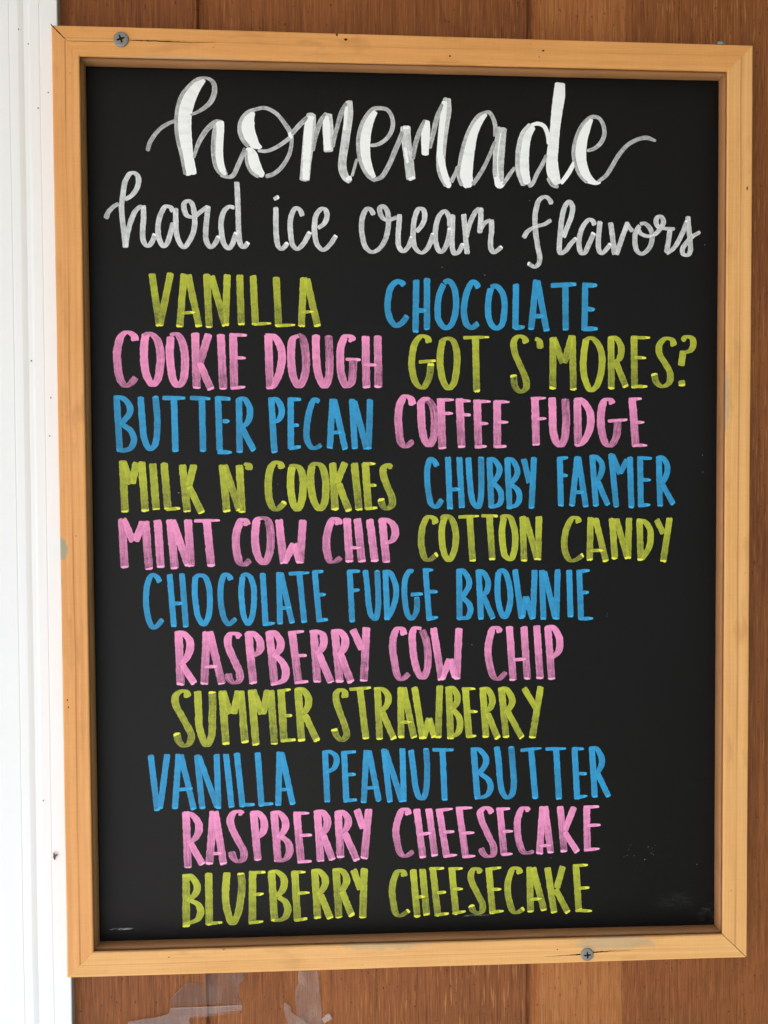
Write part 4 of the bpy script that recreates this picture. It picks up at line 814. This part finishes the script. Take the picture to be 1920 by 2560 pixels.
# strip that holds the panel in; recess shade is put into its browner wood
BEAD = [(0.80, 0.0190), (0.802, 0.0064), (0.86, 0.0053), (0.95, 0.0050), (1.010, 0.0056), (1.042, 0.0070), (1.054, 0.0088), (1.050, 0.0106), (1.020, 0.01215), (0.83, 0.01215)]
NSEG = 90
def rail(name, a, b, mat, gap_a, gap_b, label=None, extra=None, seed=0, PROF=PROF, parent=None):
    """a, b = corner indices; gap_* = (outer, inner) mitre opening in mm at each end"""
    oa, ob_, ia, ib = (np.array(q) / 1000 for q in (FRAME_OUT[a], FRAME_OUT[b], FRAME_IN[a], FRAME_IN[b]))
    d = (ob_ - oa) / np.linalg.norm(ob_ - oa)
    r = np.random.default_rng(seed)
    npf = len(PROF)
    v, uv, f, fm = [], [], [], []
    wob_o = np.convolve(r.normal(0, 1, NSEG + 21), np.ones(20) / 20, 'valid')[:NSEG + 1]
    wob_i = np.convolve(r.normal(0, 1, NSEG + 21), np.ones(20) / 20, 'valid')[:NSEG + 1]
    for k in range(NSEG + 1):
        t = k / NSEG
        for (s, y) in PROF:
            pa = oa + (ia - oa) * s + d * (gap_a[0] + (gap_a[1] - gap_a[0]) * min(s, 1)) / 1000
            pb = ob_ + (ib - ob_) * s - d * (gap_b[0] + (gap_b[1] - gap_b[0]) * min(s, 1)) / 1000
            p = pa + (pb - pa) * t
            nrm = (ia - oa) - d * np.dot(ia - oa, d)
            nrm = nrm / np.linalg.norm(nrm)
            w = (wob_o[k] * (1 - min(s, 1)) + wob_i[k] * min(s, 1)) * 0.00035
            p = p + nrm * w
            v.append((p[0], y, p[1]))
            uv.append((float(np.dot(p, d)), s * RAILW + y * (1 if s > 0.5 else -1)))
    for k in range(NSEG):
        for i in range(npf):
            j = (i + 1) % npf
            f.append((k * npf + i, k * npf + j, (k + 1) * npf + j, (k + 1) * npf + i))
            fm.append(0)
    f.append(tuple(range(npf))[::-1]); fm.append(0)
    f.append(tuple(range(NSEG * npf, NSEG * npf + npf))); fm.append(0)
    for kind, data in (extra or []):
        if kind == 'crack':
            pts, wid = data
            q = np.array(pts) / 1000
            dense = [q[0]]
            for p0, p1 in zip(q[:-1], q[1:]):
                for t in np.linspace(0, 1, 12)[1:]:
                    dense.append(p0 + (p1 - p0) * t + np.array([0, r.normal(0, 0.00006)]))
            n = len(dense)
            bb = len(v)
            for i, p in enumerate(dense):
                h = np.interp(i / (n - 1), np.linspace(0, 1, len(wid)), wid) / 2000 * (1 + r.uniform(-0.3, 0.3)) + 0.00003
                v.append((p[0], -0.00005, p[1] + h)); v.append((p[0], -0.00005, p[1] - h))
                uv += [(0, 0), (0, 0)]
            for i in range(n - 1):
                f.append((bb + 2 * i, bb + 2 * i + 1, bb + 2 * i + 3, bb + 2 * i + 2)); fm.append(1)
        else:
            (cx, cz), rx, rz, y, idx = data
            pts = irregular(cx / 1000, cz / 1000, rx / 1000, rz / 1000, y)
            add_patch(v, f, fm, pts, idx)
            uv += [(0, 0)] * len(pts)
    ob = part(name, v, f, [mat, DARK, BLUEFLECK], parent or board, fmat=fm, uv=uv)
    import bmesh
    bm = bmesh.new(); bm.from_mesh(ob.data); 
    body = [q for q in bm.faces if q.material_index == 0]
    bmesh.ops.recalc_face_normals(bm, faces=body)
    bm.to_mesh(ob.data); bm.free()
    if label: ob['label'] = label
    return ob

GREY = (0.40, 0.335, 0.225, 1)
GREEN = (0.33, 0.315, 0.215, 1)
g0, g1, g2, g3, g4 = (MARKS[q] for q in ('gray0', 'gray1', 'gray2', 'gray3', 'gray4'))
L_ORANGE, D_ORANGE = (0.760, 0.368, 0.122, 1), (0.58, 0.248, 0.068, 1)
L_PALE, D_PALE = (0.80, 0.440, 0.168, 1), (0.63, 0.298, 0.092, 1)
W_TOP = mat_pine('pine_orange', L_ORANGE, D_ORANGE, (0.0072, 0.0006, 0.25), [(g0[0], g0[1], 45, 1.2, 0.45, GREY)], 1.3, 0.6)
W_LEFT = mat_pine('pine_knotless', (0.770, 0.373, 0.134, 1), (0.58, 0.248, 0.074, 1), (0.0082, 0.0007, 0.65), [(g1[0], g1[1], 5.0, 9.0, 0.95, GREEN), (g1[0] - 1.0, g1[1] - 20, 3.0, 5, 0.6, GREEN)], 4.1, 0.85)
W_RIGHT = mat_pine('pine_pale', L_PALE, D_PALE, (0.0078, 0.0009, 0.55), [(g4[0], g4[1], 2.4, 26, 0.65, GREY)], 7.7, 1.15)
W_BOTTOM = mat_pine('pine_weathered', L_PALE, (0.60, 0.295, 0.088, 1), (0.0080, 0.0005, 0.3), [(g2[0] + 8, g2[1] + 1, 34, 5.0, 0.55, GREY), (g3[0] - 5, g3[1] + 2, 36, 5.0, 0.5, GREY)], 9.9, 1.05)

N = MARKS['nicks']
nick = lambda i, rx, rz, idx=1, y=-0.00006: ('nick', (N[i], rx, rz, y, idx))
s1, s2 = MARKS['screw1'], MARKS['screw2']
top = rail('frame_rail', 0, 1, W_TOP, (0.10, 0.02), (0.03, 0.03), None,
           [('crack', (MARKS['crackTop'], [0.12, 0.15, 0.25, 0.75, 0.32, 0.06])),
            ('crack', ([FRAME_OUT[0], ((FRAME_OUT[0][0] + FRAME_IN[0][0]) / 2 + 0.6, (FRAME_OUT[0][1] + FRAME_IN[0][1]) / 2 + 0.2)], [0.9, 0.8, 0.45])),
            nick(0, .55, .8), nick(1, 1.1, .6), nick(2, .7, .5), nick(3, .8, .5), nick(4, .4, .3), nick(12, .3, .3),
            ('nick', (MARKS['blue'], 1.9, 0.9, -0.00006, 2))], 11)
right = rail('frame_rail', 1, 2, W_RIGHT, (0.03, 0.03), (0.30, 0.22), None,
             [nick(5, .5, 1.1)] + [('nick', (q, .35, .9, 0.0081, 1)) for q in []], 12)
bottom = rail('frame_rail', 2, 3, W_BOTTOM, (0.36, 0.26), (0.03, 0.04), None,
              [('crack', (MARKS['crackBot'], [0.04, 0.35, 0.85, 0.8, 0.32, 0.05])), nick(6, .5, .35), nick(7, .4, .35), nick(8, .6, .35)], 13)
left = rail('frame_rail', 3, 0, W_LEFT, (0.04, 0.03), (0.10, 0.02), None,
            [nick(9, .35, .35), nick(10, .45, .55), nick(11, .4, .4)], 14)

W_BEAD = mat_pine('bead_wood_shaded', (0.38, 0.185, 0.076, 1), (0.27, 0.122, 0.046, 1), None, [], 2.2, 0.4)  # browner than the rails, with recess shade in the colour
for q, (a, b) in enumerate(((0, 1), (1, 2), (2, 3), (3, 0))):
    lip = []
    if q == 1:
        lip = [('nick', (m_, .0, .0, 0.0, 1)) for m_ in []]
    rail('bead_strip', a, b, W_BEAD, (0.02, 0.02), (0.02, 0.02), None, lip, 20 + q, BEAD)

# screws with a cross recess
def screw(parent, x, z, r, ang):
    n = 48
    cr, cw, dep = r * 0.56, r * 0.135, 0.0010
    ca, sa = math.cos(ang), math.sin(ang)
    cross = []
    for q in range(4):
        a = q * math.pi / 2
        for lx, lz in ((cw * 0.9, -cw * 0.0 + cw), (cr * 0.93, cw * 0.75), (cr, 0), (cr * 0.93, -cw * 0.75)):
            pass
    arm = [(cw, -cw), (cr * 0.9, -cw * 0.8), (cr, 0.0), (cr * 0.9, cw * 0.8)]
    for q in range(4):
        a = q * math.pi / 2
        cross += [(px * math.cos(a) - pz * math.sin(a), px * math.sin(a) + pz * math.cos(a)) for px, pz in arm]
    rot = lambda px, pz: (x + px * ca - pz * sa, z + px * sa + pz * ca)
    ring = [(0.80 * r * math.cos(2 * math.pi * i / n), 0.80 * r * math.sin(2 * math.pi * i / n)) for i in range(n)]
    y0 = -0.0012
    v, f, fm = [], [], []
    v += [(rot(*q)[0], y0, rot(*q)[1]) for q in ring]
    c0 = len(v)
    v += [(rot(*q)[0], y0 - 0.00003, rot(*q)[1]) for q in cross]
    tri = geometry.tessellate_polygon([[Vector((q[0], q[1], 0)) for q in ring], [Vector((q[0], q[1], 0)) for q in cross]])
    for t in tri:
        f.append(tuple(t)); fm.append(0)
    for rr, yy in ((0.92, -0.00100), (0.985, -0.00062), (1.0, -0.0001), (0.97, 0.0012)):
        b = len(v)
        v += [(rot(q[0] * rr / 0.8, q[1] * rr / 0.8)[0], yy, rot(q[0] * rr / 0.8, q[1] * rr / 0.8)[1]) for q in ring]
        prev = b - n if b - n >= c0 + len(cross) else 0
        for i in range(n):
            j = (i + 1) % n
            f.append((prev + i, prev + j, b + j, b + i)); fm.append(0)
    b = len(v)
    m = len(cross)
    v += [(rot(q[0] * 0.6, q[1] * 0.6)[0], y0 + dep, rot(q[0] * 0.6, q[1] * 0.6)[1]) for q in cross]
    for i in range(m):
        j = (i + 1) % m
        f.append((c0 + i, c0 + j, b + j, b + i)); fm.append(1)
    f.append(tuple(range(b, b + m))); fm.append(1)
    return part('screw', v, f, [STEEL, RECESS], parent, fmat=fm)
sa_ = screw(top, s1[0] / 1000, s1[1] / 1000, 0.00455, 0.35)
sb_ = screw(bottom, s2[0] / 1000, s2[1] / 1000, 0.0041, 0.08)

# the black panel
px = [q[0] / 1000 for q in FRAME_IN]
v, f = box(-0.2115, 0.2112, PANEL_Y, PANEL_Y + 0.003, -0.2850, 0.2850)
panel = part('panel', v, f, PANEL, board)

# ------------------------------------------------------------------ hand lettering
def catmull(p, n=10):
    p = np.asarray(p, float)
    if len(p) < 3:
        return p
    q = np.vstack([2 * p[0] - p[1], p, 2 * p[-1] - p[-2]])
    out = []
    for i in range(1, len(q) - 2):
        d0, d1, d2 = (max(1e-6, np.linalg.norm(q[j + 1][:2] - q[j][:2])) ** 0.5 for j in (i - 1, i, i + 1))
        m1 = (q[i + 1] - q[i]) + d1 * ((q[i] - q[i - 1]) / d0 - (q[i + 1] - q[i - 1]) / (d0 + d1))
        m2 = (q[i + 1] - q[i]) + d1 * ((q[i + 2] - q[i + 1]) / d2 - (q[i + 2] - q[i]) / (d1 + d2))
        for t in np.linspace(0, 1, n, endpoint=False):
            t2, t3 = t * t, t * t * t
            out.append((2 * t3 - 3 * t2 + 1) * q[i] + (t3 - 2 * t2 + t) * m1 + (-2 * t3 + 3 * t2) * q[i + 1] + (t3 - t2) * m2)
    out.append(p[-1])
    return np.array(out)

def resample(p, step):
    d = np.r_[0, np.cumsum(np.linalg.norm(np.diff(p[:, :2], axis=0), axis=1))]
    n = max(4, int(d[-1] / step))
    s = np.linspace(0, d[-1], n + 1)
    return np.stack([np.interp(s, d, p[:, k]) for k in range(p.shape[1])], 1), s

NA = 9
class Lettering:
    """collects brush strokes (mm on the panel) into one mesh of paint film"""
    def __init__(self):
        self.v, self.f = [], []
        self.at = {k: [] for k in ('along', 'across', 'cover', 'pool', 'seed', 'over')}
        self.count = 0
        self.nv = 0
    def stroke(self, pts, nib=None, cover=(0.9, 0.7), pool_end=0.0, pool_len=2.0, pool_start=0.0, earlier=None, cap=0.55, wav=0.035, taper=None):
        p = catmull(pts, 14) if len(pts) > 2 else np.asarray(pts, float)
        p, s = resample(p, 0.45)
        xy = p[:, :2]
        t = np.gradient(xy, axis=0)
        t /= np.linalg.norm(t, axis=1)[:, None] + 1e-9
        nrm = np.stack([-t[:, 1], t[:, 0]], 1)
        L = s[-1]
        if nib is not None:
            a, b = nib
            hw = np.sqrt((a * nrm[:, 0]) ** 2 + (b * nrm[:, 1]) ** 2)
        else:
            hw = p[:, 2] / 2
        k = len(s)
        def smooth(sig, amp):
            w = max(3, int(sig / 0.45))
            return np.convolve(rng.normal(0, 1, k + w), np.ones(w) / w, 'valid')[:k] * amp * math.sqrt(w)
        cl = cap * min(hw.mean(), 1.4)
        e = np.minimum(np.clip(s / cl, 0, 1), np.clip((L - s) / cl, 0, 1))
        endw = 0.62 + 0.38 * np.sqrt(np.clip(1 - (1 - e) ** 2, 0, 1))
        if taper:
            endw = endw * np.interp(s, [0, L * 0.6, L], [1.0, 1.0, taper])
        hl = hw * endw * (1 + smooth(2.0, wav)) + rng.normal(0, 0.018, k)
        hr = hw * endw * (1 + smooth(2.0, wav)) + rng.normal(0, 0.018, k)
        ac = np.linspace(-1, 1, NA)
        z0 = -0.00004 - self.count * 0.000006
        base = PANEL_Y + z0 - (s / max(L, 1e-6)) * 0.000004
        seed = rng.uniform(0, 50)
        cov = np.interp(s, [0, L], cover) + rng.uniform(-0.05, 0.05) + smooth(3.0, 0.04)
        # slanted, wavy edges of the pools at the lift-off
        so, sl = rng.uniform(-0.5, 0.5), rng.uniform(-0.35, 0.35)
        rows = np.empty((k, NA, 3)); cv = np.empty((k, NA)); po = np.zeros((k, NA)); ovr = np.zeros((k, NA))
        endj = np.interp(ac, np.linspace(-1, 1, 5), rng.uniform(-0.28, 0.28, 5))
        for j, c in enumerate(ac):
            w = np.where(c < 0, hl, hr) * abs(c) * (1 if c >= 0 else -1)
            q = xy + nrm * w[:, None]
            # ragged lift-off at either end
            q = q + t * (endj[j] * (np.clip((s - L + 1.2) / 1.2, 0, 1) - np.clip((1.2 - s) / 1.2, 0, 1)) * min(1, hw.mean() / 2))[:, None]
            rows[:, j, 0] = q[:, 0] / 1000
            rows[:, j, 2] = q[:, 1] / 1000
            rows[:, j, 1] = base - 0.00003 * (1 - c * c)
            cv[:, j] = cov
            if pool_end > 0:
                d = (L - s) + c * sl * pool_len + so * 0.4
                po[:, j] = np.maximum(po[:, j], pool_end * np.clip((pool_len - d) / (0.35 * pool_len) + 0.2, 0, 1) * np.clip(1.25 - abs(c) * 0.55, 0, 1))
            if pool_start > 0:
                po[:, j] = np.maximum(po[:, j], pool_start * np.clip((pool_len * 0.8 - s + c * sl) / (0.4 * pool_len), 0, 1))
            if earlier:
                for (exy, ehw) in earlier:
                    dd = np.linalg.norm(q[:, None, :] - exy[None, ::2, :], axis=2)
                    m = dd.argmin(1)
                    ov = np.clip((ehw[::2][m] * 0.98 - dd[np.arange(k), m]) / 0.25, 0, 1)
                    ovr[:, j] = np.maximum(ovr[:, j], ov)
                    cv[:, j] = np.maximum(cv[:, j], np.minimum(0.98, cv[:, j] + 0.16 * ov))
        b = self.nv
        self.v.append(rows.reshape(-1, 3))
        idx = b + np.arange(k * NA).reshape(k, NA)
        fq = np.stack([idx[:-1, :-1], idx[1:, :-1], idx[1:, 1:], idx[:-1, 1:]], -1).reshape(-1, 4)
        self.f.append(fq)
        self.nv += k * NA
        self.at['along'].append(np.repeat(s, NA))
        self.at['across'].append(np.tile(ac, k))
        self.at['cover'].append(cv.ravel())
        self.at['pool'].append(po.ravel())
        self.at['over'].append(ovr.ravel())
        self.at['seed'].append(np.full(k * NA, seed))
        self.count += 1
        return xy, hw
    def build(self, mat, label, name='lettering'):
        v = np.vstack(self.v); f = np.vstack(self.f)
        # make every face look at the viewer (-y)
        a, b, c = v[f[:, 0]], v[f[:, 1]], v[f[:, 2]]
        flip = np.cross(b - a, c - a)[:, 1] > 0
        f[flip] = f[flip][:, ::-1]
        ob = part(name, v, f, mat, panel, smooth=True)
        for k, arr in self.at.items():
            at = ob.data.attributes.new(k, 'FLOAT', 'POINT')
            at.data.foreach_set('value', np.concatenate(arr).astype(np.float32))
        ob['label'] = label
        return ob

def parse(st):
    return [tuple(float(q) for q in w.split(',')) for w in st.split()]

COVER = {'yellow': (0.76, 0.38), 'blue': (0.90, 0.70), 'pink': (0.96, 0.46)}
for text, colour, body in FLAVORS:
    lt = Lettering()
    hi, lo = COVER[colour]
    for line in body.strip().splitlines():
        nibs, strokes = line.split(' : ')
        a, b = (float(q) for q in nibs.split())
        earlier = []
        foot = min(q[1] for st in strokes.split('|') for q in parse(st))
        for st in strokes.split('|'):
            p = parse(st)
            (x0, z0), (x1, z1) = p[0], p[-1]
            bar = len(p) == 2 and abs(x1 - x0) > abs(z1 - z0) * 1.6
            length = math.hypot(x1 - x0, z1 - z0)
            pe, pl, ps = 0.0, 1.5, 0.0
            c = (hi + random.uniform(-0.05, 0.04), lo + random.uniform(-0.08, 0.10))
            if len(p) == 2:
                if bar:
                    pe = {'yellow': 1.0, 'blue': 0.85, 'pink': 0.9}[colour] * random.choice((1, 1, 0.8))
                    pl = min(3.2, length * 0.42)
                    c = (hi * 0.95, hi * 0.9)
                else:
                    pe = {'yellow': 1.0, 'blue': 0.80, 'pink': 0.92}[colour] * random.choice((1, 1, 1, 0.85)) if z1 < z0 and z1 < foot + 4.5 else 0.0
                    pl = random.uniform(1.3, 2.0)
                    if length < 17: c = (hi * 0.9, hi * 0.85)
            else:
                d = p[-1][1] - p[-2][1]
                if d > 0 and z1 < (max(q[1] for q in p) + min(q[1] for q in p)) / 2:      # C, S: lifts off going up at the foot
                    pe, pl = {'yellow': 1.0, 'blue': 0.6, 'pink': 0.45}[colour], 1.9
                elif d > 0 and len(p) <= 9:                                                  # U: lifts off at the top
                    pe, pl = {'yellow': 0.9, 'blue': 0.7, 'pink': 0.5}[colour], 1.6
                c = (hi, (hi + lo) / 2)
                if d > 0: c = (hi, lo * 0.85)
            xy, hw = lt.stroke(p, (a * 0.94, b * 0.94), c, pe, pl, ps, earlier, taper=(random.uniform(0.45, 0.8) if bar else None))
            earlier.append((xy, hw))
    lt.build(PAINT[colour], '%s marker lettering reading %s' % (colour, text))

lt = Lettering()
for line in SUBTITLE.strip().splitlines():
    nibs, strokes = line.split(' : ')
    a, b = (float(q) for q in nibs.split())
    earlier = []
    for st in strokes.split('|'):
        p = parse(st)
        pe = 0.95 if len(p) > 3 and p[-1][1] > p[-2][1] and random.random() < 0.6 else 0.0
        if len(p) == 2: pe = 1.0
        xy, hw = lt.stroke(p, (a * 0.90, b * 0.88), (0.66, 0.57), pe * 0.9, 1.5, 0.0, earlier, cap=0.9)
        earlier.append((xy, hw))
lt.build(PAINT['white'], 'thin greyish white script reading hard ice cream flavors')

lt = Lettering()
earlier = []
for line in TITLE.strip().splitlines():
    kind, rest = line.split(' ', 1)
    p = parse(rest)
    c = {'G': (0.50, 0.45), 'S': (0.64, 0.58), 'W': (1.04, 1.02)}[kind]
    lt.stroke(p, None, c, 0.0, 1.5, 0.0, earlier[-6:] if kind == 'G' else None, cap=0.5 if kind != 'G' else 0.8, wav=0.015 if kind == 'G' else 0.014)
lt.build(PAINT['white'], 'large brush script reading homemade with thick white downstrokes')

# leftover flecks of old marker on the panel, each a crumb of its own
CHALK = mat_plain('chalk_speck', (0.42, 0.42, 0.40, 1))
OLDBLUE = mat_plain('old_blue_marker', (0.10, 0.22, 0.29, 1), vary=0.5)
for key, mt, big in (('specks', CHALK, (.15, .32)), ('ghost', OLDBLUE, (.15, .34))):
    for (mx, mz) in MARKS[key]:
        v, f, fm = [], [], []
        add_patch(v, f, fm, irregular(mx / 1000, mz / 1000, random.uniform(*big) / 1000, random.uniform(*big) / 1000, PANEL_Y - 0.00006, 8, 0.55), 0)
        part('marker_fleck', v, f, mt, panel)

# ------------------------------------------------------------------ clear tape left on the wall under the frame
def tape(key, label, name, mat, lift, seed, glints=None):
    out = [Vector((x / 1000, z / 1000, 0)) for x, z in TAPES[key]]
    r = random.Random(seed)
    # densify the outline so that it can tear unevenly
    dense = []
    for a, b in zip(out, out[1:] + out[:1]):
        n = max(1, int((b - a).length / 0.003))
        for i in range(n):
            q = a.lerp(b, i / n)
            dense.append(Vector((q.x + r.uniform(-1, 1) * 0.00022, q.y + r.uniform(-1, 1) * 0.00022, 0)))
    tri = geometry.tessellate_polygon([dense])
    n = len(dense)
    yo = lambda q: WALL_Y - lift - 0.0006 * (0.5 + 0.5 * math.sin(q.x * 190 + seed) * math.cos(q.y * 120 + seed))
    th = 0.00006
    v = [(q.x, yo(q) - th, OZ + q.y) for q in dense] + [(q.x, yo(q), OZ + q.y) for q in dense]
    f = [tuple(t) for t in tri] + [tuple(i + n for i in t)[::-1] for t in tri]
    fm = [0] * len(f)
    for i in range(n):
        j = (i + 1) % n
        f.append((i, j, n + j, n + i)); fm.append(0)
    for (ax, az), (bx, bz), w in (glints or []):
        b = len(v)
        m = 14
        for i in range(m + 1):
            x = (ax + (bx - ax) * i / m) / 1000; z = (az + (bz - az) * i / m) / 1000
            h = w / 1000 * (0.4 + 0.6 * math.sin(math.pi * (i + 0.5) / (m + 1))) * r.uniform(0.6, 1.1)
            for dz, dy in ((h, 0.0), (0.0, -0.0005), (-h, 0.0)):
                v.append((x, WALL_Y - lift - 0.0013 + dy, OZ + z + dz))
        for i in range(m):
            for q in range(2):
                f.append((b + 3 * i + q, b + 3 * i + q + 1, b + 3 * (i + 1) + q + 1, b + 3 * (i + 1) + q)); fm.append(1)
    cx = sum(q.x for q in dense) / n; cz = sum(q.y for q in dense) / n
    ob = mesh_obj(name, v, f, [mat, FOLD_GLINT], origin=(cx, WALL_Y, OZ + cz), fmat=fm)
    tag(ob, label, 'tape', group='scraps of clear tape under the frame')
    return ob
FOLD_GLINT = mat_tape('tape_fold_glint', 0.24, (0.85, 0.84, 0.84, 1))  # whiter film: highlights along the folds put into the colour
TA, TB = TAPES['a'], TAPES['b']
tape('b', 'smoky clear tape patch just under the frame, bridging the dark groove', 'clear_tape', mat_tape('tape_smoky', 0.09, (0.32, 0.29, 0.28, 1)), 0.0006, 2,
     [(TB[0], TB[2], 0.35)])
tape('a', 'milky wide tape scrap at the lower left with a shiny folded upper edge', 'clear_tape', mat_tape('tape_milky', 0.115, (0.66, 0.61, 0.63, 1)), 0.0016, 1,
     [(TA[3], TA[6], 0.45), (TA[9], TA[7], 0.28)])
tape('c', 'long upright strip of clear tape hanging from the frame edge', 'clear_tape', mat_tape('tape_strip', 0.08, (0.78, 0.62, 0.55, 1)), 0.0006, 5)
tape('d', 'crumpled torn tape piece left of the long upright strip', 'clear_tape', mat_tape('tape_crumpled', 0.10, (0.80, 0.66, 0.60, 1)), 0.0016, 3,
     [(TAPES['d'][1], TAPES['d'][4], 0.3)])
tape('e', 'tiny curled tape scrap right of the long upright strip', 'clear_tape', mat_tape('tape_curl', 0.2, (0.82, 0.72, 0.68, 1)), 0.0018, 8)
